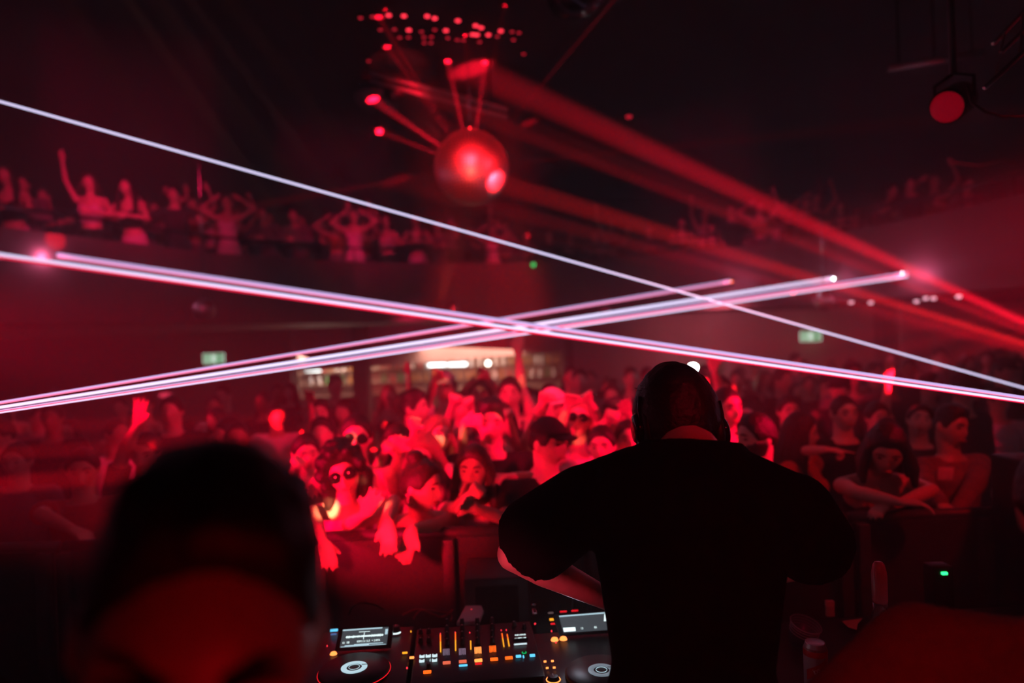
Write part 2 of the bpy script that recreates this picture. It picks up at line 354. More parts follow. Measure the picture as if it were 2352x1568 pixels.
    if top in ('tee', 'long', 'tank', 'loose'):
        ex = 0.014 if top == 'loose' else e
        secs = [((0, 0, 0.80), 0.165*b+ex, 0.118*b+ex)]+[(c, rx+ex, ry+ex) for c, rx, ry in tors[1:6]]+[((0, 0.012, 1.440), 0.112*w*b+e, 0.074*b+e*0.7)]
        if top == 'tank': secs[-1] = ((0, 0.012, 1.405), 0.10*w*b, 0.08*b); secs[-2] = ((0, 0.005, 1.37), 0.125*w*b, 0.10*b+e)
        if top == 'loose': secs.append(((0, 0.03, 1.478), 0.082*b+e, 0.062*b+e))
        g = garment(secs, {'tee': 0.62, 'loose': 0.70, 'long': 2, 'tank': 0}[top], 0.010 if top != 'loose' else 0.014, top, topmat)
        if top == 'tank':
            for sx in (-1, 1): g.path([up((sx*0.085*w, -0.10, 1.33)), up((sx*0.085*w, -0.055, 1.43)), up((sx*0.08*w, 0.03, 1.455)), up((sx*0.08*w, 0.10, 1.36))], 0.014)
        g.build('tank_top' if top == 'tank' else 'shirt', topmat, root, vox=max(vox, 0.009), smooth=3)
    elif top in ('crop', 'bra', 'dress'):
        lo = {'crop': 1.10, 'bra': 1.21, 'dress': 0.62}[top]
        secs = [((0, 0, lo), (0.135 if lo > 1 else 0.22)*w*b+e, 0.100*b+e*1.2)]+([((0, 0, 0.94), 0.17*b, 0.125*b), ((0, 0, 1.08), 0.125*w*b+e, 0.10*b+e)] if lo < 1 else [])+[((0, 0, 1.22), 0.148*w*b+e, 0.110*b+e), ((0, 0.005, 1.315), 0.162*w*b+e, 0.112*b+e)]
        g = garment(secs, 0, 0, top, topmat)
        for sx in (-1, 1): g.path([up((sx*0.075, -0.125, 1.30)), up((sx*0.08, -0.075, 1.41)), up((sx*0.075, 0.02, 1.455)), up((sx*0.075, 0.105, 1.33))], 0.007, 6)
        g.build('dress' if top == 'dress' else 'crop_top', topmat, root, vox=max(vox, 0.009), smooth=2)
    g = MB()
    if bot == 'skirt':
        g.loft([((0, 0, 0.60), 0.21*b, 0.17*b), ((0, 0, 0.80), 0.185*b, 0.14*b), ((0, 0, 0.95), 0.165*b, 0.125*b), ((0, 0, 1.04), 0.135*b, 0.108*b)], 22); g.build('skirt', botmat, root, vox=0.014, smooth=2)
    else:
        g.loft([((0, 0, 0.80-bd.cr), 0.16*b, 0.12*b), ((0, 0, 0.93-bd.cr), 0.172*b, 0.13*b), ((0, 0, 1.0-bd.cr), 0.155*b, 0.12*b)], 20)
        for sx in (-1, 1):
            hp = bd.piv+Vector((sx*0.085, 0, -0.04)); kn = Vector((sx*0.105, -0.02-bd.cr*0.9, 0.50-bd.cr*0.4)); an = Vector((sx*0.105, 0.02, 0.10))
            g.cap(hp, kn, 0.100*b, 0.074); g.tube(kn, an, 0.074, 0.064); g.ball(kn, 0.074)
        g.build('trousers', botmat, root, vox=0.016, smooth=2)
        f = MB()
        for sx in (-1, 1): f.cap((sx*0.105, 0.05, 0.045), (sx*0.12, -0.14, 0.04), 0.046, 0.042)
        f.build('shoes', BPLAST, root, vox=0.014, smooth=1)
    # ---- head parts
    HR = bd.HR; hc = bd.headc
    def hp_(p): return hc+HR @ Vector(p)
    if hair:
        h = MB(); th = {'short': 0.013, 'fade': 0.012, 'long': 0.017, 'bun': 0.014, 'curly': 0.040, 'quiff': 0.016, 'buzz': 0.004, 'cap': 0.006, 'bob': 0.02}[hair]
        low = {'fade': -0.12, 'long': 0.05, 'curly': 0.15, 'buzz': 0.02, 'bob': 0.1}.get(hair, 0)
        def hf(d):
            k = d.z-hairline(d.y, low)-(0.20*max(0, min(1, (-d.y-0.25)/0.3)) if hair == 'fade' else 0); wv = noise.noise(Vector(d)*5)*0.35+noise.noise(Vector(d)*11)*0.2
            t = max(-1.0, min(1.0, k/0.10)); o = th*(1+wv) if t > 0 else 0
            if hair in ('fade', 'quiff') and t > 0: o = 0.004+(0.022 if hair == 'fade' else 0.034)*max(0, min(1, (d.z-0.45)/0.35))*(1+wv)*(1.0 if hair == 'fade' else (1-0.4*(d.y+1)/2))
            return head_fn(d, 0.002+o*min(1.0, k/0.30)**0.7 if t > 0 else -0.012)
        h.ball(hc, 1, HR, 48, 36, fn=hf)
        if hair in ('long', 'bob'):
            L = 0.34 if hair == 'long' else 0.16
            for k in range(-5, 6):
                a = R_(k*21); q = Vector((math.sin(a)*0.080, math.cos(a)*0.088, 0.02)); p0 = hp_(q); dn = Vector((math.sin(a)*0.035, math.cos(a)*0.05+0.01, -L)); p1 = p0+Matrix.Rotation(0, 3, 'Z') @ dn
                mid = p0+Vector((dn.x*0.9, dn.y*0.9, -L*0.5)); h.cap(p0, mid, 0.026, 0.028, 8); h.cap(mid, p1, 0.028, 0.016, 8)
        if hair == 'bun': h.ball(hp_((0, 0.05, 0.135)), (0.045, 0.045, 0.038))
        if hair == 'curly':
            for k in range(60):
                a = random.uniform(0, 6.28); z = random.uniform(-0.6, 1); r = math.sqrt(1-z*z); d = Vector((r*math.cos(a), r*math.sin(a), z))
                if d.z > hairline(d.y, 0.3)+0.05: h.ball(hc+HR @ head_fn(d, 0.035), random.uniform(0.022, 0.034), nu=8, nv=6)
            for k in range(9):
                a = R_(-110+k*27); p = hp_((math.sin(a)*0.095, abs(math.cos(a))*0.09+0.01, -0.05)); h.cap(p, p+Vector((0, 0.01, -0.10)), 0.042, 0.03, 8)
        h.build('hair', hairmat, root, vox=max(0.007, vox*0.8), smooth=1)
    if hair == 'cap' or 'cap' in extras:
        c = MB()
        def cf(d):
            k = d.z-(0.42+0.0*d.y); return head_fn(d, 0.020 if k > 0 else -0.014)
        c.ball(hc, 1, HR, 40, 30, fn=cf); c.build('cap', WHITEC if 'whitecap' in extras else DARKC, root, vox=0.008, smooth=1)
        c = MB(); back = 1 if 'backcap' in extras else -1; rs = []
        for k in range(9):
            a = R_(-62+k*15.5); rs.append((Vector((math.sin(a)*0.080, back*(math.cos(a)*0.088), 0.052)), Vector((math.sin(a)*0.082, back*(math.cos(a)*0.085+0.075), 0.040))))
        vs = []; 
        for p, q in rs: vs += [hp_(p+Vector((0, 0, .004))), hp_(q+Vector((0, 0, .003))), hp_(q-Vector((0, 0, .003))), hp_(p-Vector((0, 0, .004)))]
        fs = []
        for k in range(8):
            for j in range(4): fs.append((k*4+j, k*4+(j+1) % 4, (k+1)*4+(j+1) % 4, (k+1)*4+j))
        fs += [(0, 3, 2, 1), (32, 33, 34, 35)]
        c.add(vs, fs); c.build('cap_brim', WHITEC if 'whitecap' in extras else DARKC, root)
    if face:
        for sx in (-1, 1):
            e_ = MB(); e_.path([hp_((sx*0.014, -0.099, 0.030)), hp_((sx*0.033, -0.096, 0.036)), hp_((sx*0.052, -0.083, 0.029))], [0.0035, 0.005, 0.003], 6); e_.build('eyebrow', HAIR, root)
            e_ = MB(); e_.ball(hp_((sx*0.031, -0.079, 0.008)), (0.0125, 0.010, 0.0055), HR, 10, 8); e_.build('eye', EYE, root)
        e_ = MB(); e_.ball(hp_((0, -0.090, -0.060)), (0.026, 0.012, 0.009), HR, 12, 8); e_.build('lips', LIPS, root)
    if 'shades' in extras or 'glasses' in extras:
        e_ = MB()
        for sx in (-1, 1): e_.ball(hp_((sx*0.034, -0.094, 0.006)), (0.035, 0.010, 0.026), HR, 14, 8); e_.path([hp_((sx*0.062, -0.086, 0.012)), hp_((sx*0.084, -0.02, 0.010)), hp_((sx*0.086, 0.02, 0.004))], 0.003, 6)
        e_.path([hp_((-0.012, -0.104, 0.010)), hp_((0.012, -0.104, 0.010))], 0.003, 6); e_.build('sunglasses', LENSM, root)
    if 'beard' in extras:
        h = MB()
        def bf(d):
            on = d.z < -0.30+0.25*(abs(d.x)) and d.y < 0.15 and not (abs(d.x) < 0.28 and d.z > -0.62 and d.y < 0)
            return head_fn(d, 0.008 if on else -0.012)
        h.ball(hc, 1, HR, 44, 34, fn=bf); h.build('beard', HAIR, root, vox=0.006, smooth=1)
    if 'earring' in extras:
        for sx in (-1, 1):
            e_ = MB(); e_.ring(hp_((sx*0.084, 0.012, -0.055)), HR @ Vector((1, 0.3, 0)), 0.020, 0.003, 16, 6); e_.build('hoop_earring', GOLD, root)
    if 'necklace' in extras:
        e_ = MB(); pts = []
        for k in range(13):
            a = R_(-100+k*200/12); pts.append(up((math.sin(a)*0.075*b, -math.cos(a)*0.085*b+0.0, 1.455-0.05*max(0, math.cos(a)))))
        e_.path(pts, 0.004, 6); e_.build('necklace', GOLD, root)
    if 'watch' in extras:
        sh, el, wr = ends[1]; e_ = MB(); e_.ring(wr-(wr-el).normalized()*0.03, wr-el, 0.030, 0.007, 18, 6); e_.build('wristwatch', BMETAL, root)
    return root
U, L_ = 0.285, 0.255
def dirs(bd, sx, ua, fa, pose='relaxed', pn=(0, -1, 0), hd=None):
    """arm from directions; x is measured outwards from the body"""
    a = Vector((ua[0]*sx, ua[1], ua[2])).normalized(); f = Vector((fa[0]*sx, fa[1], fa[2])).normalized(); s = 0.94 if bd.fem else 1.0
    el = bd.sh[sx]+a*U*s; wr = el+f*L_*s
    return (el, wr, pose, Vector(pn), Vector(hd) if hd else None)
DOWN = ((0.22, 0.05, -1), (0.05, -0.25, -1))
def place(px, py, d, bd, yaw, zfloor):
    """root position and scale so that the figure's head centre stands at that spot of the hall"""
    h = P(px, py, d); s = (h.z-zfloor)/bd.headc.z; Rz = Matrix.Rotation(R_(yaw), 3, 'Z'); o = h-Rz @ (bd.headc*s)
    return Vector((o.x, o.y, zfloor)), s, Rz
def on_ray(prev, px, py, L, far=False):
    r = RAY(px, py).normalized(); w = CAM-prev; b = w.dot(r); c = w.dot(w)-L*L; D = b*b-c
    t = -b if D < 0 else (-b+math.sqrt(D) if far else -b-math.sqrt(D))
    q = CAM+r*t
    return prev+(q-prev).normalized()*L
INFO = []
def hero(px, py, d, label, yaw=0, zf=0.0, lean=0, side=0, twist=0, fem=False, head=(0, 0, 0), build=1.0, L=None, Rr=None, skin=0, hair='short', hm=None, top='tee', tm=None, bot='trousers', bm=None, extras=(), face=True, vox=0.0078, group=None, crouch=0.0, name='person', hunch=0.0):
    """L / Rr: arms on the left / right side IN THE PHOTO, as (elbow px, py, far?, wrist px, py, far?, hand pose, palm normal[, hand dir]) or a direction tuple"""
    bd = Body(lean, side, twist, fem, head, build, crouch, hunch); loc, s, Rz = place(px, py, d, bd, yaw, zf)
    facing_cam = math.cos(R_(yaw)) > 0
    arms = {}
    for sx in (1, -1):
        sp = (Rr if sx == 1 else L) if facing_cam else (L if sx == 1 else Rr)
        if sp is None: arms[sx] = dirs(bd, sx, *DOWN); continue
        if len(sp) < 6 or not isinstance(sp[0], (int, float)): arms[sx] = dirs(bd, sx, *sp); continue
        toL = lambda w: Rz.transposed() @ ((w-loc)/s)
        shw = loc+Rz @ (bd.sh[sx]*s); k = s*(0.94 if fem else 1.0); ew = on_ray(shw, sp[0], sp[1], U*k, sp[2]); ww = on_ray(ew, sp[3], sp[4], L_*k, sp[5])
        arms[sx] = (toL(ew), toL(ww), sp[6], Rz.transposed() @ Vector(sp[7]), Rz.transposed() @ Vector(sp[8]) if len(sp) > 8 else None)
    r = make_person(bd, arms, SKIN[skin], hair, hm or HAIR, top, tm or BLACKC, bot, bm or DARKC, vox, extras, face, name=name, label=label, group=group)
    r.location = loc; r.rotation_euler = (0, 0, R_(yaw)); r.scale = (s, s, s); INFO.append((label[:40], round(s, 2), round(loc.x, 2), round(loc.y, 2)))
    return r
ORD = ['leftmost', 'second', 'third', 'fourth', 'fifth', 'sixth', 'seventh', 'eighth', 'ninth', 'tenth', 'eleventh', 'twelfth', 'thirteenth', 'fourteenth', 'fifteenth', 'sixteenth', 'seventeenth', 'eighteenth', 'nineteenth', 'twentieth']
CNT = {}
# ------------------------------------------------------------------ the hall
M_FLOOR = mat('dark_floor', (0.03, 0.028, 0.03), 0.35, scale=3, bump=0.1, var=0.4)
M_WALL = mat('dark_wall', (0.035, 0.03, 0.03), 0.8, scale=2, bump=0.1, var=0.3)
M_CEIL = mat('black_ceiling', (0.02, 0.018, 0.018), 0.9, scale=3, bump=0.1, var=0.3)
M_PLAST = mat('pale_plaster', (0.38, 0.33, 0.31), 0.85, scale=2, bump=0.05, var=0.2)
M_WOOD = mat('dark_wood', (0.10, 0.05, 0.03), 0.5, scale=6, bump=0.1, var=0.4)
M_FASC = mat('dark_fascia', (0.11, 0.08, 0.08), 0.6, scale=4, bump=0.05, var=0.25)
def sbox(name, lo, hi, m, kind='structure'):
    o = MB().box(lo, hi).build(name, m, shade=False); o['kind'] = kind; return o
XW, YB, ZC = 12.0, 15.6, 5.6
sbox('floor', (-XW, -2.6, -0.1), (XW, YB+1.5, 0.0), M_FLOOR)
sbox('ceiling', (-XW, -2.6, ZC), (XW, YB+1.5, ZC+0.1), M_CEIL)
sbox('wall_left', (-XW-0.1, -2.6, 0), (-XW, YB+1.5, ZC), M_WALL)
sbox('wall_right', (XW, -2.6, 0), (XW+0.1, YB+1.5, ZC), M_WALL)
sbox('wall_front', (-XW, -2.7, 0), (XW, -2.6, ZC), M_WALL)
sbox('wall_back', (-XW, YB+1.5, 0), (XW, YB+1.6, ZC), M_WALL)
sbox('trim_stage', (-3.6, -2.58, 0.0), (3.6, 2.62, 0.25), M_WOOD)
# back wall under the balcony, with the openings of the bar
yb = YB-1.0
def bx(px, d=yb): return P(px, 784, d).x
z_top = 2.60
wl = MB(); wl.box((-XW, yb, 0), (bx(665), yb+0.15, z_top)); wl.build('wall_bar_left', M_WALL, shade=False)['kind'] = 'structure'
wr = MB(); wr.box((bx(1312), yb, 0), (bx(2010), yb+0.15, z_top)); wr.build('wall_bar_right', M_PLAST, shade=False)['kind'] = 'structure'
wr = MB(); wr.box((bx(2036), yb-0.6, 0), (XW, yb-0.45, z_top)); wr.build('wall_side_right', M_PLAST, shade=False)['kind'] = 'structure'
M_HEAD = mat('header_paint', (0.30, 0.22, 0.22), 0.85, scale=2, var=0.15)
hd = MB()
for x0, x1, za, zb in ((668, 815, 1.66, 1.72), (845, 1296, 1.72, 1.90)):
    a, b = bx(x0), bx(x1); hd.rings([[(a, yb, za), (b, yb, zb), (b, yb, z_top), (a, yb, z_top)], [(a, yb+0.15, za), (b, yb+0.15, zb), (b, yb+0.15, z_top), (a, yb+0.15, z_top)]])
hd.build('wall_bar_header', M_HEAD, shade=False)['kind'] = 'structure'
for n_, (x0, x1) in enumerate(((813, 847), (1294, 1314), (2008, 2040))):
    o = MB().box((bx(x0), yb-0.25, 0), (bx(x1), yb+0.2, z_top)).build('trim_%d' % (n_+1), M_WALL, shade=False, bevel=0.01); o['kind'] = 'structure'
# bar behind the openings
t = thing('bar_back_shelf', 'lit back bar shelving with rows of bottles seen over the far crowd', 'shelf', (bx(985), yb+1.2, 0))
M_SH = mat('bar_panel', (0.55, 0.40, 0.32), 0.5, scale=2, var=0.2)
MB().box((bx(640), yb+1.25, 0), (bx(1330), yb+1.3, 2.3)).build('back_panel', M_SH, t, shade=False)
for z in (1.28, 1.58, 1.88): MB().box((bx(650), yb+1.0, z), (bx(1320), yb+1.25, z+0.03)).build('shelf', M_WOOD, t, shade=False)
adopt(t)
t = thing('bar_counter', 'long dark wooden bar counter behind the far crowd', 'counter', (bx(985), yb+0.35, 0))
MB().box((bx(650), yb+0.25, 0), (bx(1320), yb+0.55, 1.05)).build('body', M_WOOD, t, shade=False)
MB().box((bx(645), yb+0.2, 1.05), (bx(1325), yb+0.65, 1.10)).build('countertop', M_WOOD, t, bevel=0.01)
adopt(t)
GLS = [mat('bottle_'+n, c, 0.12, trans=0.0) for n, c in (('green', (0.05, 0.25, 0.08)), ('amber', (0.45, 0.2, 0.05)), ('clear', (0.8, 0.8, 0.8)), ('red', (0.5, 0.05, 0.05)))]
prof = [(0.034, 0), (0.036, 0.01), (0.036, 0.15), (0.030, 0.18), (0.014, 0.21), (0.013, 0.27), (0.016, 0.275), (0.016, 0.285)]
bproto = []
cn = ('green', 'amber', 'clear', 'red')
for g in GLS:
    o = MB().lathe((0, 0, 0), prof, n=12).build('bottle', g); bproto.append(o)
k = 0
for z in (1.31, 1.61):
    x = bx(676)
    while x < bx(1290):
        if not bx(812) < x < bx(848):
            i = random.choice((0, 1, 2, 2, 1, 3)); o = bproto[i]
            if k >= 4 or True: o = o.copy(); COL.objects.link(o)
            o.location = (x, yb+1.10, z); sh_ = ('upper' if z > 1.5 else 'lower', 'left' if x < bx(830) else 'middle'); key = (cn[i],)+sh_; CNT[key] = CNT.get(key, 0)+1; tag(o, '%s glass bottle on the %s shelf, %s bar bay, %s of its colour from left' % (key+(ORD[CNT[key]-1] if CNT[key] > 1 else 'first',)), 'bottle', '%s bottles on the %s shelf, %s bay' % key); k += 1
        x += random.uniform(0.13, 0.2)
for o in bproto: bpy.data.objects.remove(o)
M_TUBE = glow('tube_white', (0.85, 1.0, 1.0), 9.0, True)
M_BULB = glow('bulb_white', (1.0, 0.97, 0.85), 14.0, True)
M_WARM = glow('bulb_orange', (1.0, 0.35, 0.05), 8.0)
def strip(px0, px1, py, label, dd=0.9):
    a, b = P(px0, py, yb+dd), P(px1, py-(px1-px0)*0.036, yb+dd); t = thing('strip_light', label, 'light', (a+b)/2)
    q = MB().box((a.x, a.y-0.02, a.z-0.035), (b.x, a.y+0.02, a.z+0.03)).build('diffuser', M_TUBE, t, bevel=0.01)
    MB().box((a.x-0.02, a.y-0.03, a.z+0.03), (b.x+0.02, a.y+0.03, a.z+0.06)).build('housing', BMETAL, t, shade=False)
    for x in (a.x+0.03, b.x-0.03): MB().tube((x, a.y, a.z+0.05), (x, a.y, 2.73), 0.006, n=6).build('hanger', BMETAL, t)
    adopt(t)
strip(700, 737, 850, 'short white strip light in the left bay of the bar'); strip(984, 1024, 838, 'white strip light in the middle bay, left of the other one'); strip(1030, 1072, 837, 'white strip light in the middle bay, right of the other one')
for i in range(10): pass
for px, py, r, m, lb in ((774, 863, 0.05, M_BULB, 'round white bulb in the left bay of the bar'), (1121, 834, 0.05, M_BULB, 'round white bulb right of the white strip lights over the bar'), (846, 838, 0.035, M_WARM, 'small orange bulb beside the left pillar of the bar')):
    c = P(px, py, yb+0.4); t = thing('globe_bulb', lb, 'lamp', c); MB().ball((0, 0, 0), r).build('bulb', m, t); MB().tube((0, 0, r*0.9), (0, 0, r+0.05), 0.015).build('lamp_holder', BMETAL, t)
    MB().tube((0, 0, r+0.05), (0, 0, 2.725-c.z), 0.004, n=6).build('cord', BMETAL, t)
# ------------------------------------------------------------------ balcony
bal = [(-500, 6.2), (0, 8.0), (250, 9.2), (500, 10.8), (820, 12.6), (1130, 13.6), (1450, 13.4), (1700, 12.4), (1920, 11.2), (2120, 9.8), (2350, 8.4), (2900, 6.4)]
bp = [P(px, 784, d) for px, d in bal]; bp = [Vector((p.x, p.y, 0)) for p in bp]
Z0, Z1, ZR = 2.60, 3.72, 3.98
def offs(pts, w):
    out = []
    for i, p in enumerate(pts):
        d = (pts[min(i+1, len(pts)-1)]-pts[max(i-1, 0)]).normalized(); out.append(p+Vector((-d.y, d.x, 0))*w)
    return out
bo = offs(bp, 0.12)
f = MB(); f.rings([[(p.x, p.y, Z0), (p.x, p.y, Z1), (q.x, q.y, Z1), (q.x, q.y, Z0)] for p, q in zip(bp, bo)]); o = f.build('trim_balcony_front', M_FASC, shade=False); o['kind'] = 'structure'
bk = offs(bp, 4.3); f = MB()
f.rings([[(p.x, p.y, 2.72), (p.x, p.y, 2.84), (min(XW-.1, max(-XW+.1, q.x)), q.y, 2.84), (min(XW-.1, max(-XW+.1, q.x)), q.y, 2.72)] for p, q in zip(bo, bk)]); o = f.build('floor_balcony', M_WALL, shade=False); o['kind'] = 'structure'
t = thing('balcony_rail', 'thin dark handrail on posts along the top of the curved balcony front', 'railing', (bp[5].x, bp[5].y, Z1))
MB().path([(p.x, p.y+0.05, ZR) for p in bp], 0.022).build('handrail', BMETAL, t)
for i in range(len(bp)-1):
    for q in (0.0, 0.5):
        p = bp[i].lerp(bp[i+1], q); MB().tube((p.x, p.y+0.05, Z1), (p.x, p.y+0.05, ZR), 0.013, n=8).build('post', BMETAL, t)
adopt(t)
# ------------------------------------------------------------------ mirror ball
M_MIR = mat('mirror_tile', (0.92, 0.9, 0.9), 0.42, 1.0, var=0.08, scale=40)
def mirror_ball(name, c, R, nlat, label, cat='mirror ball', tex=None, top=ZC):
    t = thing(name, label, cat, c)
    MB().ball((0, 0, 0), R*0.985, nu=32, nv=20).build('core', BPLAST, t)
    m = MB(); rnd = random.Random(3)
    for i in range(nlat):
        t0 = math.pi*(i+0.06)/nlat; t1 = math.pi*(i+0.94)/nlat; tm = (t0+t1)/2; n = max(5, int(2*nlat*math.sin(tm)))
        for j in range(n):
            a0 = 6.28318*(j+0.06)/n; a1 = 6.28318*(j+0.94)/n; am = (a0+a1)/2; nd = Vector((math.sin(tm)*math.cos(am), math.sin(tm)*math.sin(am), math.cos(tm)))
            q = [Vector((math.sin(tt)*math.cos(aa), math.sin(tt)*math.sin(aa), math.cos(tt)))*R for tt, aa in ((t0, a0), (t1, a0), (t1, a1), (t0, a1))]
            jit = Vector((rnd.uniform(-1, 1), rnd.uniform(-1, 1), rnd.uniform(-1, 1)))*R*0.0035; q = [v+nd*jit.dot(v-nd*R)*8 for v in q]
            m.add(q, [(0, 1, 2, 3)])
    m.build('mirror_tiles', M_MIR, t, shade=False)
    MB().lathe((0, 0, R*0.97), [(R*0.16, 0), (R*0.16, R*0.10), (R*0.05, R*0.14), (R*0.05, R*0.22)], n=20).build('cap_fitting', CHROME, t)
    MB().tube((0, 0, R*1.15), (0, 0, top-c.z), 0.006, n=6).build('chain', CHROME, t); return t
mirror_ball('mirror_ball', BALL, 0.375, 34, 'large mirror ball glowing red, hanging over the middle of the crowd')
for px, py, r, d, lb in ((469, 710, 25, 8.6, 'small mirror ball hanging under the left balcony above the left exit sign'), (1041, 710, 16, 12.8, 'small mirror ball hanging in front of the bar, below the large ball'), (1389, 716, 16, 12.4, 'small bright red mirror ball hanging right of the crossing laser beams'), (1892, 691, 23, 10.0, 'small pale mirror ball hanging above the right exit sign')):
    c = P(px, py, d); mirror_ball('small_mirror_ball', c, r/F*d, 16, lb)
for px, py, d, w in ((469, 710, 8.6, 4.5), (1389, 716, 12.4, 12), (1041, 710, 12.8, 4), (1892, 691, 10.0, 4)):
    c = P(px, py, d); spot('ball_lamp', c+Vector((0.15, -1.3, 0.25)), c, w, 26, ROSE if px != 1892 else (0.9, 0.3, 0.45), 0.4, 0.1)
# ------------------------------------------------------------------ exit signs
M_GRN = glow('sign_green', (0.02, 0.42, 0.16), 0.9); M_WHT = glow('sign_white', (0.75, 1.0, 0.85), 1.3, True)
def exit_sign(px, py, d, label, w=0.44):
    c = P(px, py, d); t = thing('exit_sign', label, 'sign', c); h = w*0.46
    MB().box((-w/2-0.012, 0.0, -h/2-0.012), (w/2+0.012, 0.05, h/2+0.012)).build('housing', mat('sign_case', (0.5, 0.5, 0.48), 0.5), t, bevel=0.004)
    MB().box((-w/2, -0.004, -h/2), (w/2, 0.0, h/2)).build('panel', M_WHT, t, shade=False)
    g = MB(); e = -0.008
    g.box((-w*0.46, e, -h*0.44), (-w*0.10, e+0.003, h*0.44)); g.box((w*0.10, e, -h*0.44), (w*0.46, e+0.003, h*0.44)); g.box((-w*0.46, e, h*0.36), (w*0.46, e+0.003, h*0.44)); g.box((-w*0.46, e, -h*0.44), (w*0.46, e+0.003, -h*0.36))
    g.build('green_field', M_GRN, t, shade=False)
    r = MB(); e = -0.012   # running figure and arrow
    r.ball((-w*0.24, e, h*0.24), (0.018, 0.002, 0.018), nu=10, nv=6)
    for a, b in (((-0.25, 0.16), (-0.29, -0.04)), ((-0.29, -0.04), (-0.20, -0.14)), ((-0.20, -0.14), (-0.22, -0.34)), ((-0.29, -0.04), (-0.34, -0.20)), ((-0.34, -0.20), (-0.42, -0.22)), ((-0.26, 0.10), (-0.17, 0.02)), ((-0.26, 0.10), (-0.36, 0.06))):
        r.tube((a[0]*w, e, a[1]*w*0.55), (b[0]*w, e, b[1]*w*0.55), 0.009, n=6)
    r.tube((w*0.16, e, 0), (w*0.34, e, 0), 0.010, n=6); r.rings([[(w*0.32, e-0.002, -0.035), (w*0.42, e-0.002, 0), (w*0.32, e-0.002, 0.035)], [(w*0.32, e+0.002, -0.035), (w*0.42, e+0.002, 0), (w*0.32, e+0.002, 0.035)]])
    r.build('pictogram', M_WHT, t, shade=False)
    MB().box((-w*0.3, 0.0, -h/2-0.03), (w*0.3, 0.045, -h/2-0.012)).build('lamp_strip', mat('sign_case', (0.5, 0.5, 0.48)), t, shade=False)
    point('exit_sign_light', c+Vector((0, -0.15, -0.05)), 0.35, (0.3, 1, 0.6), 0.05)
exit_sign(491, 823, yb-0.06, 'small green and white running figure exit sign on the dark wall left of the bar', 0.46); exit_sign(1862, 772, yb-0.06, 'green and white running figure exit sign on the pale wall right of the bar', 0.46)
# ------------------------------------------------------------------ lasers
M_LW = glow('laser_white', (0.75, 0.68, 1.0), 1.5); M_LP = glow('laser_pink', (1.0, 0.22, 0.42), 1.4); M_LL = glow('laser_lilac', (0.62, 0.45, 0.85), 1.2); M_LR = glow('laser_red', (1.0, 0.01, 0.06), 1.2)
M_LC = glow('laser_core', (1.0, 0.95, 0.98), 25.0); M_LC2 = glow('laser_cyan', (0.3, 1.0, 0.8), 14.0); M_LO = glow('laser_orange', (1.0, 0.12, 0.02), 6.0)
def laser_head(px, py, d, label, second=None):
    c = P(px, py, d); t = thing('laser_projector', label, 'laser', c)
    MB().box((-0.12, 0.03, -0.07), (0.12, 0.30, 0.07)).build('housing', BMETAL, t, bevel=0.01)
    m = MB().box((-0.15, 0.13, -0.10), (-0.135, 0.19, 0.05)).box((0.135, 0.13, -0.10), (0.15, 0.19, 0.05)).box((-0.15, 0.13, -0.115), (0.15, 0.19, -0.10)); m.build('bracket', BMETAL, t, shade=False)
    MB().lathe((0, 0.03, 0), [(0.03, 0), (0.03, 0.03), (0.024, 0.03)], axis=(0, -1, 0), n=16).build('aperture_ring', CHROME, t)
    MB().ball((-0.02 if second else 0, -0.01, 0.0), (0.030, 0.01, 0.022)).build('lens', M_LC, t, )
    if second:
        dx, dz = second; MB().ball((dx, -0.01, dz), (0.030, 0.01, 0.022)).build('lens', M_LC2, t); MB().path([(-0.01, -0.012, 0), (dx, -0.012, dz)], 0.010).build('lens_bar', M_LO, t)
    else: MB().ball((0.045, -0.01, -0.008), (0.022, 0.01, 0.018)).build('red_lens', M_LO, t)
    return c
def beam(label, A, B, rays, ext=1.0, pre=0.0):
    """a bundle of parallel rays from A (px, py, depth) past B; rays = (offset up, thickness scale, material)"""
    a = P(*A); b = P(*B); a = a-(b-a)*pre; e = a+(b-a)*ext; t = thing('laser_beam', label, 'laser beam', a)
    up = Vector((0, 0, 1)); 
    for oa, ob, ra, rb, m in rays:
        MB().tube(a+up*oa, e+up*(oa+(ob-oa)*ext), ra, max(0.001, ra+(rb-ra)*ext), n=8).build('ray', m, t)
    adopt(t)
laser_head(112, 584, 8.7, 'laser projector on the left part of the balcony front with a red flare', (0.125, -0.035))
laser_head(-66, 579, 7.55, 'laser projector on the balcony front just beyond the left edge of the picture')
laser_head(2075, 628, 10.0, 'laser projector on the right end of the balcony front with a glowing red bar', (0.15, -0.03))
laser_head(1913, 640, 11.2, 'laser projector on the right balcony front, second from its right end')
laser_head(1674, 646, 12.4, 'laser projector on the balcony front nearest the big mirror ball')
beam('broad lilac and pink laser beam running from the left balcony projector down to the right edge', (128, 590, 8.7), (2500, 936, 2.0), [(0.035, 0.002, 0.022, 0.0028, M_LL), (0.008, 0.0, 0.016, 0.0022, M_LP)], 1.18)
beam('white and red laser beam entering at the left edge just under the broad lilac one', (-60, 580, 7.6), (2500, 944, 2.0), [(0.022, 0.0016, 0.018, 0.0018, M_LW), (-0.012, -0.0016, 0.013, 0.0016, M_LR)], 1.18)
beam('long thin white laser beam falling from the upper left edge to the right edge', (-300, 149, 3.6), (2600, 960, 4.2), [(0, 0, 0.0062, 0.0052, M_LW)], 1.25, 0.8)
beam('pink and white laser beam from the projector nearest the mirror ball to the left edge', (1677, 647, 12.4), (-200, 958, 2.0), [(0.022, 0.0016, 0.015, 0.0018, M_LL), (-0.008, -0.001, 0.015, 0.0018, M_LP)], 1.17)
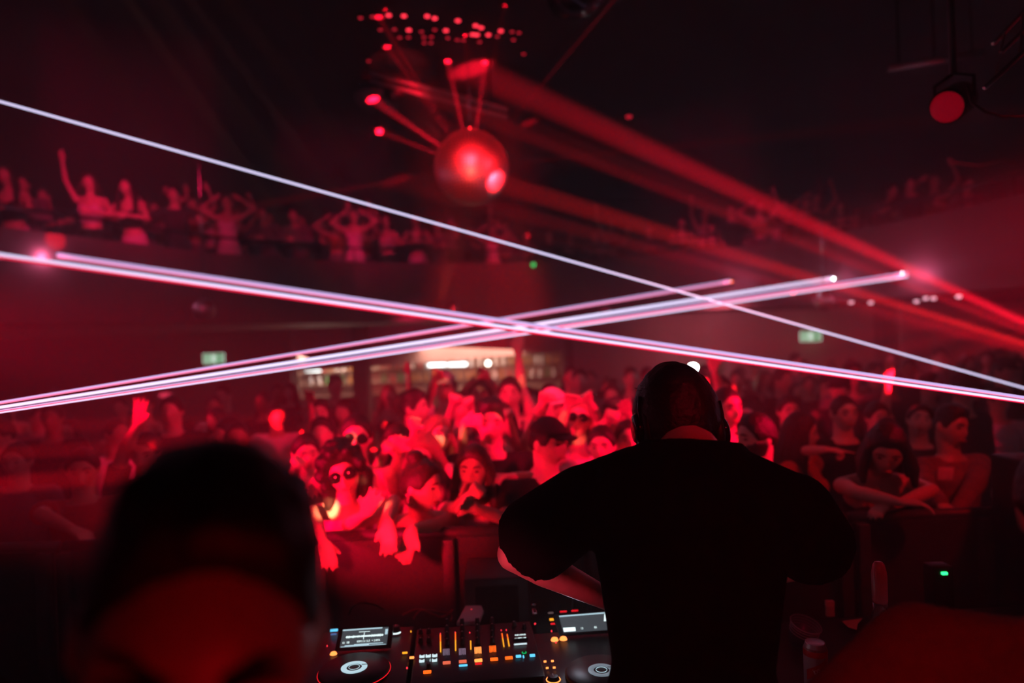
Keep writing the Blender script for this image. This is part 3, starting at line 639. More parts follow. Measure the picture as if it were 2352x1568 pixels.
beam('pale laser beam with dark gaps from the second right projector to the left edge', (1913, 640, 11.2), (-200, 968, 2.0), [(0.02, 0.0036, 0.014, 0.0013, M_LW), (-0.012, 0.0008, 0.012, 0.0012, M_LW)], 1.17)
beam('red cored laser beam from the rightmost projector to the left edge', (2085, 630, 10.0), (-200, 975, 2.0), [(0.03, 0.0018, 0.012, 0.0015, M_LL), (0.0, 0.0, 0.014, 0.002, M_LR), (-0.028, -0.0022, 0.014, 0.0018, M_LW)], 1.17)
for px, py, d, w in ((112, 590, 8.5, 1), (2085, 630, 9.8, 1), (1913, 640, 11.0, 0.4), (1677, 648, 12.2, 0.5)):
    point('laser_glow', P(px, py, d)+Vector((0, -0.06, 0)), 9.0*w, (1, 0.16, 0.36), 0.05)
# ------------------------------------------------------------------ glowing beads for mirror ball reflections on the ceiling; small lamps
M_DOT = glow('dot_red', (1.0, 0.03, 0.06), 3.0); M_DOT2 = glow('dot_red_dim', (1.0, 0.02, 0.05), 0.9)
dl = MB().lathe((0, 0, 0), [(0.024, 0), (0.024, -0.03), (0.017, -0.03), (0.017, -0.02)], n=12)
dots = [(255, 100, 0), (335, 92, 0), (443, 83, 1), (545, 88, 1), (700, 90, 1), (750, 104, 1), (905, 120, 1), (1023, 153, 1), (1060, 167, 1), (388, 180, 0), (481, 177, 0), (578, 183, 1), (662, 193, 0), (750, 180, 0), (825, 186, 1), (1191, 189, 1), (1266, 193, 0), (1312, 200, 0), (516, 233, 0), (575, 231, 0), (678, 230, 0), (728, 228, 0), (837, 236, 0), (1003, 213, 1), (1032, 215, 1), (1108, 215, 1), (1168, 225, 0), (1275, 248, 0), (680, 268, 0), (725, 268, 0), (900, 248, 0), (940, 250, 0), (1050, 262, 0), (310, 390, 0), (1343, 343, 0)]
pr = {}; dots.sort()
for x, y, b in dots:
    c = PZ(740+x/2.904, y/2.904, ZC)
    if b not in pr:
        t = thing('pinpoint_light', 'x', 'light', c); dl.build('trim_ring', BMETAL, t); MB().ball((0, 0, -0.03), (0.028, 0.028, 0.012) if b else (0.022, 0.022, 0.01), nu=12, nv=6).build('bulb', M_DOT if b else M_DOT2, t); pr[b] = t  # no lamp: glowing bead standing for a mirror ball reflection
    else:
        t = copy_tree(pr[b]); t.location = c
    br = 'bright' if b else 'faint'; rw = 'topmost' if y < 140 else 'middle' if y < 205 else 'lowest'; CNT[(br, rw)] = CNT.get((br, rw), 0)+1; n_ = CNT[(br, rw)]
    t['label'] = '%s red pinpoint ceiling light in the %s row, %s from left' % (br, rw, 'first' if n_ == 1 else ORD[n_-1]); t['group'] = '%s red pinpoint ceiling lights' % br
M_SF = glow('soffit_pale', (1.0, 0.45, 0.6), 2.0)
for i, (px, py, d) in enumerate(((1738, 704, 14.0), (1774, 700, 14.0), (1806, 698, 14.0), (1955, 694, 13.6), (2000, 695, 13.4), (2105, 692, 12.6), (2126, 685, 12.4), (2144, 685, 12.2), (2202, 681, 11.6))):
    c = P(px, py, d); t = thing('soffit_light', 'small pale pink downlight under the right balcony, %s of nine from the left' % ('first second third fourth fifth sixth seventh eighth ninth'.split()[i]), 'light', c, 'downlights under the right balcony')
    z1 = 2.73; MB().ball((0, 0, 0), (0.045, 0.045, 0.03) if i > 2 else (0.03, 0.03, 0.02), nu=12, nv=8).build('bulb', M_SF, t); MB().tube((0, 0, 0.02), (0, 0, z1-c.z), 0.02, n=10).build('stem', BMETAL, t)
t = thing('status_light', 'tiny green status light on the balcony front under the mirror ball', 'light', P(1225, 608, 13.4)); MB().ball((0, 0, 0), 0.045).build('bulb', glow('led_green_far', (0.02, 0.7, 0.15), 1.5), t); MB().tube((0, 0, 0), (0, 0.14, 0), 0.03).build('housing', BMETAL, t)
t = thing('spot_lamp', 'single small red lamp on the dark ceiling right of the beams', 'light', PZ(1444, 263, ZC)+Vector((0, 0, -0.03))); MB().ball((0, 0, 0), (0.05, 0.05, 0.03)).build('bulb', M_DOT2, t); MB().tube((0, 0, 0), (0, 0, 0.03), 0.05).build('housing', BMETAL, t)
t = thing('pin_spot', 'little white lamp shining behind the head of the man with headphones', 'light', P(1592, 846, 10.0)); MB().ball((0, 0, 0), 0.07).build('bulb', glow('pin_white', (0.8, 1, 0.9), 40.0), t); MB().lathe((0, 0.02, 0), [(0.09, 0), (0.09, 0.16), (0.05, 0.2)], axis=(0, 1, 0)).build('housing', BMETAL, t); MB().tube((0, 0.1, -0.05), (0, 0.1, -P(1592, 846, 10).z), 0.015).build('pole', BMETAL, t)
t = thing('wall_lamp', 'small dim rose lamp on the wall left of the bar', 'light', P(379, 907, 12.5)); MB().ball((0, 0, 0), (0.12, 0.04, 0.045)).build('shade', glow('rose_lamp', (1, 0.05, 0.12), 0.9), t); MB().box((-0.09, 0.0, -0.03), (0.09, 0.12, 0.03)).build('bracket', BMETAL, t)
# ceiling pipes (bright where the fixture sits), fixture, added forms where light patches lie
def pipe(name, label, pa, pb, r, m, n=2, gap=0.10):
    a, b = Vector(pa), Vector(pb); t = thing(name, label, 'pipe', (a+b)/2)
    for i in range(n): MB().tube(a+Vector((0, 0, -gap*i)), b+Vector((0, 0, -gap*i)), r, n=14).build('pipe', m, t)
    for q in (0.12, 0.5, 0.88):
        p = a.lerp(b, q); MB().tube(p, (p.x, p.y, ZC), 0.012).build('hanger', BMETAL, t)
    adopt(t)
M_DUCT = mat('galvanised', (0.5, 0.48, 0.47), 0.4, 0.7, scale=8)
pipe('ceiling_pipe', 'pair of bright red lit steel pipes slung under the ceiling above the mirror ball', P(850, 166, 8.2), P(1165, 252, 8.0), 0.028, M_DUCT, 2, 0.09)
pipe('ceiling_pipe', 'faint red steel pipe under the dark ceiling at the upper right', P(2040, 157, 6.0), P(2260, 122, 5.6), 0.03, M_DUCT, 1)
spot('pipe_lamp', P(2120, 330, 4.6), P(2110, 145, 5.9), 3, 14, RED, 0.8, 0.05)
t = thing('moving_head_lamp', 'small red lit moving head lamp hanging from the pipes above the mirror ball', 'stage light', CP+Vector((-0.05, 0.26, 0.10)))
MB().box((-0.10, -0.06, -0.02), (0.10, 0.06, 0.05)).build('base', BMETAL, t, bevel=0.01)
MB().box((-0.12, -0.02, -0.20), (-0.10, 0.02, 0.0)).box((0.10, -0.02, -0.20), (0.12, 0.02, 0.0)).build('yoke', BMETAL, t, shade=False)
MB().lathe((0, 0.0, -0.17), [(0.05, -0.10), (0.08, -0.05), (0.085, 0.06), (0.07, 0.07)], axis=(0.5, -0.3, -0.4), n=20).build('head', BMETAL, t)
t = thing('acoustic_panel', 'rounded red lit panel hung flat under the ceiling left of the pipes', 'panel', P(868, 236, 9.3)+Vector((0, 0, 0.02)))
MB().ball((0, 0, 0), (0.30, 0.5, 0.03), nu=24).build('panel', GREYC, t); MB().tube((0, 0, 0), (0, 0, ZC-P(868, 236, 9.3).z), 0.01).build('hanger', BMETAL, t)  # flat form added in the shape of a beam's light patch
t = thing('ceiling_fan', 'small ceiling fan shaped fixture glowing red left of the mirror ball', 'fixture', P(868, 302, 9.6))
MB().ball((0, 0, 0), (0.12, 0.12, 0.07)).build('hub', GREYC, t)  # form added where a ball beam leaves its light patch
for k in range(4):
    a = 0.5+k*1.57; MB().box((0.1, -0.05, -0.01), (0.36, 0.05, 0.01), Matrix.Rotation(a, 4, 'Z')).build('arm', GREYC, t, bevel=0.006)
MB().tube((0, 0, 0), (0, 0, ZC-P(868, 302, 9.6).z), 0.015).build('stem', BMETAL, t); MB().tube((0.1, 0, 0), (0.1, 0, -0.28), 0.012).build('pull_cord', GREYC, t)
# stage lamps overhead and at the right corner
def par_can(c, axis, R, label, lensm, h=0.22, pole=True):
    t = thing('par_can', label, 'stage light', c); a = Vector(axis).normalized()
    MB().lathe((0, 0, 0), [(R*1.1, 0), (R*1.12, -0.02), (R*1.1, -h*0.7), (R*0.7, -h), (R*0.3, -h*1.1)], axis=a, n=32).build('can', BMETAL, t)
    MB().lathe(a*0.002, [(R*0.02, 0.008), (R*0.6, 0.006), (R, 0.0), (R, -0.01)], axis=a, n=32).build('lens', lensm, t)
    u = a.cross(Vector((0, 0, 1))).normalized(); m = MB(); top = Vector((0, 0, R*2.0))
    for sgn in (-1, 1): m.path([-a*h*0.4+u*sgn*R*1.15, -a*h*0.4+u*sgn*R*1.2+Vector((0, 0, R*1.4)), -a*h*0.4+Vector((0, 0, R*1.9))], 0.008, 6)
    m.build('yoke', BMETAL, t)
    if pole: MB().tube(-a*h*0.4+Vector((0, 0, R*1.9)), (-(a*h*0.4).x, -(a*h*0.4).y, ZC-c.z), 0.014).build('drop_pole', BMETAL, t)
    return t
par_can(P(2175, 246, 2.9), P(2175, 246, 0)-P(2175, 246, 2.9)+Vector((-1.35, 0.5, -0.9)), 0.064, 'round stage lamp with a flat dim red lens at the upper right', glow('lens_dim_red', (0.40, 0.0, 0.012), 0.42))
par_can(P(1325, -10, 4.2), (0.1, -0.4, -0.9), 0.17, 'black unlit stage lamp at the top edge of the picture', LENSM, 0.3)
par_can(P(575, 1290, 1.92)+Vector((-0.03, -0.05, 0)), P(960, 1120, 3.25)-P(575, 1290, 1.95), 0.07, 'small black floor lamp on a stand behind the big blurred head', glow('lens_red', (1.0, 0.01, 0.03), 3.0), 0.14, False)  # body added for the front row spot, hidden by the head
o = bpy.data.objects.new('lamp_stand', None); c = P(575, 1290, 1.95); COL.objects.link(o); o.location = (c.x-0.06, c.y-0.07, 0.25); tag(o, 'thin black tripod stand holding the floor lamp behind the blurred head', 'stand')
MB().tube((0, 0, 0.02), (0, 0, c.z-0.25-0.08), 0.014).build('pole', BMETAL, o)
for a in (0, 120, 240): MB().tube((0, 0, 0.3), (math.cos(R_(a))*0.3, math.sin(R_(a))*0.3, 0.01), 0.009).build('leg', BMETAL, o)
t = thing('lighting_truss', 'polished aluminium lighting truss cutting across the top right corner', 'truss', P(2400, 90, 2.6))
tr = [(P(2262, 202, 2.5), P(2560, -75, 2.7)), (P(2300, 120, 2.7), P(2560, -130, 2.9)), (P(2282, 100, 2.9), P(2520, -150, 3.1))]
for a, b in tr: MB().tube(a, b, 0.0085, n=14).build('chord', CHROME, t)
for q in range(6):
    a = tr[0][0].lerp(tr[0][1], 0.08+q*0.17); b = tr[1][0].lerp(tr[1][1], 0.0+q*0.17); c = tr[2][0].lerp(tr[2][1], 0.1+q*0.17); MB().tube(a, b, 0.004, n=8).build('brace', M_DUCT, t); MB().tube(b, c, 0.004, n=8).build('brace', M_DUCT, t)
adopt(t)
spot('truss_lamp', P(2200, 330, 1.9), P(2330, 90, 2.7), 0.5, 22, (1, 0.25, 0.25), 0.8, 0.01)
t = thing('cable', 'dark cable looping down beside the red stage lamp', 'cable', P(2280, 250, 2.7))
MB().path([P(2222, 195, 2.7), P(2232, 235, 2.7), P(2262, 257, 2.7), P(2300, 268, 2.7), P(2345, 268, 2.7), P(2400, 250, 2.7), P(2480, 190, 2.7)], 0.006).build('cable', BPLAST, t); adopt(t)
t = thing('banner_ribbon', 'thin wavy dark red ribbon hung above the right balcony', 'ribbon', P(2270, 378, 8.0))
MB().path([P(2185, 372, 8), P(2215, 378, 8), P(2250, 381, 8), P(2290, 372, 8), P(2310, 366, 8), P(2330, 376, 8)], 0.012).build('ribbon', REDC, t); adopt(t)
# ------------------------------------------------------------------ crowd barrier, stage gear
M_BAR = mat('barrier_steel', (0.045, 0.04, 0.04), 0.5, 0.2, scale=15, var=0.3)
ybar = 3.02; zbar = 1.33
for i, (x0, x1) in enumerate(((-3.3, -2.05), (-2.02, -0.92), (-0.90, 0.28), (0.30, 1.45), (1.47, 2.6))):
    nm = ['behind the big blurred head', 'left of the women at the front', 'under the dangling hands', 'hidden behind the man with headphones', 'under the folded arms at the right'][i]
    t = thing('crowd_barrier', 'black steel crowd barrier section '+nm, 'barrier', ((x0+x1)/2, ybar, 0))
    MB().box((x0, ybar-0.02, 0.02), (x1, ybar, zbar-0.03)).build('front_panel', M_BAR, t, shade=False)
    MB().path([(x0, ybar+0.02, zbar-0.02), (x1, ybar+0.02, zbar-0.02)], 0.028, 12).build('top_rail', M_BAR, t)
    for x in (x0+0.03, (x0+x1)/2, x1-0.03): MB().box((x-0.025, ybar-0.06, 0), (x+0.025, ybar-0.02, zbar-0.03)).build('upright', M_BAR, t, bevel=0.004)
    MB().box((x0, ybar-0.30, 0.0), (x1, ybar+0.05, 0.03)).build('foot_plate', M_BAR, t, shade=False); adopt(t)
DZ = 1.20
def Q(px, py, z=DZ): return PZ(px, py, z)
qa, qb = Q(1026, 1523.6), Q(1169, 1512.7); PHI = math.atan2(qb.y-qa.y, qb.x-qa.x)
RZ = Matrix.Rotation(PHI, 4, 'Z')
def at(px, py, z=DZ): return Matrix.Translation(Q(px, py, z)) @ RZ
t = thing('booth_table', 'black draped table carrying the players and mixer', 'table', (0.45, 1.95, 0.25))
tb = Matrix.Translation((0.45, 2.03, 0)) @ RZ
MB().box((-1.35, -0.42, 1.06), (1.55, 0.42, 1.09), tb).build('tabletop', BPLAST, t, bevel=0.005)
MB().box((-1.36, 0.41, 0.25), (1.56, 0.43, 1.085), tb).build('drape', BLACKC, t, shade=False)
for x in (-1.3, 1.5):
    for y in (-0.38, 0.36): MB().box((x-0.02, y-0.02, 0.25), (x+0.02, y+0.02, 1.06), tb).build('leg', BMETAL, t, shade=False)
adopt(t)
t = thing('monitor_speaker', 'dark box shaped monitor speaker standing behind the mixer', 'speaker', (P(1120, 1360, 2.72).x, 2.85, 0.0))
sx0, sx1, sz = P(1066, 1322, 2.70).x, P(1215, 1322, 2.70).x, P(1120, 1320, 2.70).z
MB().box((sx0, 2.66, 0.0), (sx1, 2.92, sz)).build('cabinet', M_BAR, t, bevel=0.008)
MB().box((sx0+0.045, 2.65, sz-0.22), (sx1-0.045, 2.662, sz-0.03)).build('grille', BPLAST, t, shade=False); adopt(t)
G_ = dict(orange=glow('led_orange', (1.0, 0.13, 0.01), 1.5), hot=glow('led_hot_orange', (1.0, 0.28, 0.06), 2.2), amber=glow('led_amber', (1.0, 0.40, 0.02), 1.3), red=glow('led_red', (1.0, 0.03, 0.05), 1.6), cyan=glow('led_cyan', (0.12, 0.62, 0.95), 1.3), green=glow('led_green', (0.0, 0.45, 0.10), 0.9), white=glow('led_white', (0.62, 0.80, 0.85), 1.2, True), salmon=glow('led_salmon', (0.95, 0.16, 0.08), 0.95), dimr=glow('ring_red', (1.0, 0.01, 0.02), 0.9))
M_SCR = glow('screen_grey', (0.055, 0.065, 0.075), 1.0); M_SLT = glow('screen_light', (0.42, 0.60, 0.68), 1.2, True); M_SWH = glow('screen_white', (0.8, 1.0, 1.0), 1.5, True); M_SMD = glow('screen_mid', (0.16, 0.20, 0.24), 1.0)
def btn(t, px, py, w, h, m, name='button', z=DZ, hh=0.006):
    MB().box((-w/2, -h/2, 0), (w/2, h/2, hh), at(px, py, z)).build(name, m, t, bevel=0.0015)
def knob(t, px, py, r, h, m=None, name='knob', z=DZ, mark=True):
    M = at(px, py, z); k = MB().lathe((0, 0, 0), [(r*1.1, 0), (r*1.1, h*0.25), (r, h*0.3), (r*0.82, h), (r*0.7, h*1.03)], n=20); k.v = [tuple(M @ Vector(v)) for v in k.v]; o = k.build(name, m or BPLAST, t)
    if mark: MB().box((-0.0012, 0, h*1.0), (0.0012, r*0.75, h*1.07), M).build('knob_marker', WHITEC, o, shade=False)
    return o
PX = 0.00128   # metres per pixel on the desk
def player(cx, cy, label, left):
    """cx, cy: where the middle of the jog wheel stands"""
    c = Q(cx, cy); t = thing('media_player', label, 'media player', (c.x, c.y, 1.09)); M = Matrix.Translation(c) @ RZ
    MB().box((-0.15 if left else -0.165, -0.13, -0.11), (0.155, 0.32, -0.004), M).build('chassis', BPLAST, t, bevel=0.006)
    def lay(fn, name, m, par=t, **k):
        b = MB(); fn(b); b.v = [tuple(M @ Vector(v)) for v in b.v]; return b.build(name, m, par, **k)
    j = lay(lambda b: b.lathe((0, 0, -0.004), [(0.103, 0), (0.103, 0.014), (0.098, 0.02), (0.02, 0.02)], n=48), 'jog_wheel', BPLAST)
    if left: lay(lambda b: b.ring((0, 0, 0.006), (0, 0, 1), 0.1045, 0.0012, 60, 6, a0=-150, a1=150), 'jog_ring_light', G_['dimr'], j)
    lay(lambda b: b.lathe((0, 0, 0.0165), [(0.038, 0), (0.038, 0.001), (0.022, 0.001), (0.022, 0), (0.038, 0)], n=40, close=False), 'jog_display', M_SLT if left else M_SMD, j)
    lay(lambda b: b.ring((0, 0, 0.018), (0, 0, 1), 0.0155, 0.0008, 30, 6), 'jog_display_ring', M_SLT, j); lay(lambda b: b.box((0.02, 0.010, 0.0178), (0.038, 0.013, 0.0184)), 'needle_mark', BPLAST, j, shade=False)
    return t, M, lay
def screen(t, quad_px, left):
    """tilted screen: its face spans the plane through the four corners"""
    zz = (DZ+0.052, DZ+0.052, DZ+0.012, DZ+0.012); tl, tr_, br, bl = [Q(x, y, z) for (x, y), z in zip(quad_px, zz)]
    nrm = (tr_-tl).cross(bl-tl).normalized(); nrm = nrm if nrm.z > 0 else -nrm
    def S_(u, v, h=0.0): return (tl.lerp(tr_, u)).lerp(bl.lerp(br, u), v)+nrm*h
    def patch(b, u0, v0, u1, v1, h=0.0012): b.rings([[S_(u0, v0, h-0.0008), S_(u1, v0, h-0.0008), S_(u1, v1, h-0.0008), S_(u0, v1, h-0.0008)], [S_(u0, v0, h), S_(u1, v0, h), S_(u1, v1, h), S_(u0, v1, h)]])
    b = MB(); b.rings([[S_(-0.09, -0.12, -0.03), S_(1.09, -0.12, -0.03), S_(1.09, 1.12, -0.012), S_(-0.09, 1.12, -0.012)], [S_(-0.09, -0.12, -0.001), S_(1.09, -0.12, -0.001), S_(1.09, 1.12, -0.001), S_(-0.09, 1.12, -0.001)]]); s = b.build('screen_bezel', BPLAST, t, shade=False)
    b = MB(); patch(b, 0, 0, 1, 1, 0.0); b.build('screen', M_SCR, s, shade=False)
    b = MB(); patch(b, 0.0, 0.0, 0.86 if left else 1, 0.07); patch(b, 0.02, 0.955, 0.98, 0.985) if left else None
    if left:
        patch(b, 0.10, 0.90, 0.6, 0.955); patch(b, 0.30, 0.86, 0.92, 0.90); patch(b, 0.935, 0.12, 0.99, 0.42)
    b.build('screen_bars', M_SLT, s, shade=False)
    b = MB()
    if left:
        rnd = random.Random(5)
        for k in range(44):
            u = 0.09+k*0.0185; a = (0.02+0.055*abs(math.sin(k*1.3))*rnd.uniform(0.5, 1)); patch(b, u, 0.44-a, u+0.013, 0.44+a)
        patch(b, 0.09, 0.430, 0.90, 0.452); patch(b, 0.478, 0.24, 0.488, 0.62); patch(b, 0.36, 0.18, 0.60, 0.20); patch(b, 0.60, 0.86, 0.61, 0.98)
    else: patch(b, 0.90, 0.10, 0.98, 0.5); patch(b, 0.02, 0.72, 0.28, 0.94, 0.001)
    b.build('waveform' if left else 'screen_icons', M_SWH, s, shade=False)
    X = (tr_-tl).normalized(); Y = (tl-bl); Y = (Y-X*Y.dot(X)).normalized(); H = (tl-bl).length
    def tx(txt, u, v, sz, al='CENTER'):
        o = S_(u, v, 0.0026); N = X.cross(Y); text(txt, sz*H, M_SWH, 'screen_text', s, Matrix(((X.x, Y.x, N.x, o.x), (X.y, Y.y, N.y, o.y), (X.z, Y.z, N.z, o.z), (0, 0, 0, 1))), 0.0002, al)
    if left: tx('05M:13.13.5  + 2.85%', 0.60, 0.735, 0.15); tx('01', 0.075, 0.76, 0.15); tx('08', 0.165, 0.76, 0.15)
    else: tx('12', 0.42, 0.83, 0.16); tx('05', 0.72, 0.83, 0.16)
    return s
t, M, lay = player(814, 1545, 'media player left of the mixer with a lit waveform screen and white jog display', True)
screen(t, ((788, 1446), (893, 1439), (888, 1480), (780, 1487)), True)
btn(t, 767, 1449, 0.026, 0.010, G_['cyan'], 'cyan_button'); btn(t, 766, 1458, 0.020, 0.003, mat('led_blue', (0.05, 0.1, 0.3), emit=(0.15, 0.3, 0.7), es=0.5), 'blue_button')
knob(t, 909, 1450, 0.016, 0.018, None, 'selector_knob'); lay(lambda b: None, 'x', BPLAST) if False else None
b = MB().ring(Q(909, 1450, DZ+0.004), (0, 0, 1), 0.0175, 0.0022, 24, 6, a0=20, a1=250); b.build('selector_ring', M_SWH, t)
o = knob(t, 766, 1502, 0.010, 0.006, G_['hot'], 'cue_button', mark=False); btn(t, 751, 1485, 0.004, 0.004, G_['red'], 'status_led')
btn(t, 930, 1501, 0.016, 0.005, G_['amber'], 'tempo_button'); btn(t, 946, 1512, 0.014, 0.006, G_['hot'], 'tempo_button'); btn(t, 935, 1536, 0.005, 0.004, G_['red'], 'status_led'); btn(t, 944, 1452, 0.004, 0.004, G_['amber'], 'status_led')
adopt(t)
t, M, lay = player(1382, 1552, 'media player right of the mixer, mostly hidden behind the man in headphones', False)
screen(t, ((1284, 1414), (1400, 1405), (1396, 1446), (1294, 1453)), False)
btn(t, 1269, 1424, 0.020, 0.009, G_['amber'], 'amber_button'); btn(t, 1271, 1434, 0.018, 0.003, G_['dimr'], 'status_bar'); btn(t, 1265, 1409, 0.018, 0.004, mat('grey_print', (0.3, 0.25, 0.25), emit=(0.3, 0.2, 0.2), es=0.3), 'menu_button'); btn(t, 1294, 1406, 0.024, 0.003, G_['dimr'], 'menu_button'); btn(t, 1320, 1404, 0.024, 0.003, G_['dimr'], 'menu_button')
knob(t, 1274, 1470, 0.011, 0.007, G_['hot'], 'cue_button', mark=False); knob(t, 1294, 1468, 0.011, 0.007, G_['hot'], 'cue_button', mark=False); btn(t, 1267, 1451, 0.004, 0.004, G_['red'], 'status_led'); btn(t, 1277, 1477, 0.005, 0.003, G_['red'], 'status_led')
for px, py in ((1252, 1521), (1269, 1520), (1257, 1536), (1273, 1535)): btn(t, px, py, 0.008, 0.002, G_['hot'], 'pad_led')
o = knob(t, 1271, 1560, 0.017, 0.010, None, 'rotary_knob'); MB().ring(Q(1271, 1560, DZ+0.003), (0, 0, 1), 0.0195, 0.0016, 30, 6).build('ring_light', G_['hot'], o)
adopt(t)
# mixer
c0 = Q(1094, 1500); t = thing('dj_mixer', 'black club mixer with rows of knobs, level meters and orange cue buttons', 'mixer', (c0.x, c0.y, 1.09)); M = Matrix.Translation(c0) @ RZ
MB().box((-0.192, -0.17, -0.105), (0.192, 0.22, -0.002), M).build('chassis', BPLAST, t, bevel=0.006)
for px, py, m in ((1026, 1523.6, 'salmon'), (1063, 1521, 'salmon'), (1099, 1518.5, 'hot'), (1135, 1515.6, 'orange'), (1169, 1512.7, 'orange'), (981.5, 1545, 'orange')): btn(t, px, py, 0.023, 0.011, G_[m], 'cue_button')
btn(t, 1064, 1530, 0.025, 0.004, G_['cyan'], 'cyan_button'); btn(t, 1099, 1526, 0.020, 0.002, G_['dimr'], 'status_bar')
for px, py in ((969.5, 1509), (983.5, 1508), (998.5, 1507), (969, 1519.5), (998, 1518)): 
    btn(t, px, py, 0.0155, 0.0115, G_['white'], 'effect_button'); MB().box((-0.004, -0.0005, 0.006), (0.005, 0.004, 0.0066), at(px, py)).build('button_print', BPLAST, t, shade=False)
btn(t, 988, 1518, 0.002, 0.008, G_['white'], 'switch')
for px, y0, y1, n in ((1011.5, 1459, 1497, 15), (1046, 1454, 1494, 15), (1081, 1473, 1491, 8)):
    led = [MB(), MB()]
    for k in range(n):
        y = y0+(y1-y0)*k/(n-1); led[0 if k > n*0.35 or n < 10 else 1].box((-0.0018, -0.0010, 0.0), (0.0018, 0.0010, 0.003), at(px+(k/n)*0.6, y))
    me_ = led[0].build('level_meter', G_['amber'], t, shade=False)
    if led[1].v: led[1].build('hot_segments', G_['orange'], me_, shade=False)
for px, y0, y1 in ((1153, 1456, 1485), (1165, 1458, 1484)):
    led = [MB(), MB()]
    for k in range(11): led[0 if k > 3 else 1].box((-0.0018, -0.0010, 0.0), (0.0018, 0.0010, 0.003), at(px+(k/11)*5, y0+(y1-y0)*k/10))
    me_ = led[0].build('level_meter', G_['amber'], t, shade=False); led[1].build('hot_segments', G_['orange'], me_, shade=False)
for px, py in ((1045.5, 1454), (1079, 1454.5), (1151.5, 1449), (1163, 1448.5), (1011.5, 1457)): btn(t, px, py, 0.003, 0.003, G_['red'], 'peak_led')
for i, x in enumerate((1027, 1062, 1097, 1131)):
    for k, y in enumerate((1434, 1449, 1464, 1480)): knob(t, x-(3-k)*0.2, y-i*1.2, 0.0075, 0.018)
for px, py in ((966, 1455), (985, 1454), (966, 1475), (985, 1474), (1181, 1437), (1204, 1443), (985, 1535)): knob(t, px, py, 0.0075, 0.014)
kc = [mat('knob_clear', (0.6, 0.55, 0.65), 0.2, emit=(0.30, 0.24, 0.35), es=0.5), mat('knob_clear2', (0.6, 0.55, 0.65), 0.2, emit=(0.35, 0.25, 0.38), es=0.6), G_['hot'], G_['orange']]
for (px, py), m in zip(((1025, 1503), (1062, 1502), (1098, 1499), (1132, 1496)), kc):
    M2 = at(px, py); b = MB()
    for k in range(5): b.box((-0.010+k*0.0044, -0.004, 0.0), (-0.0075+k*0.0044, 0.010, 0.014), M2)
    b.build('fader_cap', m, t, shade=False); MB().box((-0.0015, -0.03, 0), (0.0015, 0.035, 0.001), M2).build('fader_slot', BMETAL, t, shade=False)
sc = MB(); sc.box((-0.024, -0.016, 0), (0.024, 0.016, 0.003), at(1195, 1463)); s = sc.build('display', BPLAST, t, shade=False)
for i, (tx_, yy) in enumerate((('REVERB', 1457.5), ('1/1 BPM 128', 1464.5))):
    text(tx_, 0.0105 if i == 0 else 0.0072, M_SWH, 'screen_text', s, at(1195, yy, DZ+0.0035), 0.0003)
MB().box((-0.020, -0.0012, 0), (0.020, 0.0012, 0.004), at(1195.5, 1480)).build('display_edge', G_['white'], t, shade=False)
MB().ring(Q(1204, 1498, DZ+0.003), (0, 0, 1), 0.0062, 0.0016, 20, 6).build('ring_light', G_['green'], t); knob(t, 1204, 1498, 0.005, 0.005, mark=False)
btn(t, 1191, 1509, 0.016, 0.009, G_['cyan'], 'cyan_button'); btn(t, 1223, 1507, 0.016, 0.009, G_['cyan'], 'cyan_button'); btn(t, 1202.5, 1510, 0.004, 0.011, G_['cyan'], 'switch')
MB().box((-0.008, -0.0015, 0.009), (0.008, 0.003, 0.0096), at(1191, 1509)).build('button_print', BPLAST, t, shade=False)
adopt(t)
# things lying behind the mixer
zt = 1.093
t = thing('hard_drive', 'flat rounded pink lit portable drive lying behind the mixer', 'drive', Q(1082, 1412, 1.215)); 
pts = [Q(1048, 1428, 1.2), Q(1101, 1425, 1.2), Q(1111, 1400, 1.2), Q(1106, 1389, 1.2), Q(1069, 1389, 1.2)]
b = MB(); b.rings([[p-Vector((0, 0, 0.016)) for p in pts], [p for p in pts]]); b.build('case', mat('pale_case', (0.55, 0.5, 0.5), 0.4, var=0.1), t, bevel=0.004); MB().ball(Q(1083, 1399, 1.2), 0.0022).build('status_led', G_['red'], t); adopt(t)
spot('drive_lamp', (0.1, 1.4, 2.6), Q(1082, 1408, 1.2), 3, 7, ROSE, 0.6, 0.03)
t = thing('usb_stick', 'small clear usb stick with chrome loop plugged in behind the display', 'usb stick', Q(1228, 1405, 1.2))
MB().box((-0.008, -0.022, 0.0), (0.008, 0.024, 0.008), at(1227.5, 1407, 1.2)).build('shell', CHROME, t, bevel=0.002); MB().box((-0.0055, -0.018, 0.008), (0.0055, 0.02, 0.0086), at(1227.5, 1407, 1.2)).build('label_plate', BPLAST, t, shade=False)
MB().ring(Q(1226, 1388, 1.205), (0, 0.3, 1), 0.008, 0.0022, 20, 6).build('key_loop', CHROME, t); MB().ball(Q(1229, 1432, 1.2), 0.003).build('led', G_['red'], t); adopt(t)
def cable(label, pts, r=0.0035, m=None, z=1.12):
    w = [Q(x, y, z+dz) for x, y, dz in pts]; fine = []
    for i in range(len(w)-1):
        p0, p1, p2, p3 = w[max(i-1, 0)], w[i], w[i+1], w[min(i+2, len(w)-1)]
        for k in range(5):
            q = k/5; fine.append(0.5*((2*p1)+(p2-p0)*q+(2*p0-5*p1+4*p2-p3)*q*q+(3*p1-p0-3*p2+p3)*q**3))
    fine.append(w[-1]); o = MB().path(fine, r, 8).build('cable', m or mat('red_cable', (0.35, 0.02, 0.03), 0.45), None); tag(o, label, 'cable'); return o
cable('red cable arching behind the left end of the mixer', [(950, 1420, 0), (965, 1402, 0.05), (985, 1402, 0.05), (1010, 1404, 0.03), (1032, 1408, 0.02), (1038, 1416, 0), (1035, 1425, 0)])
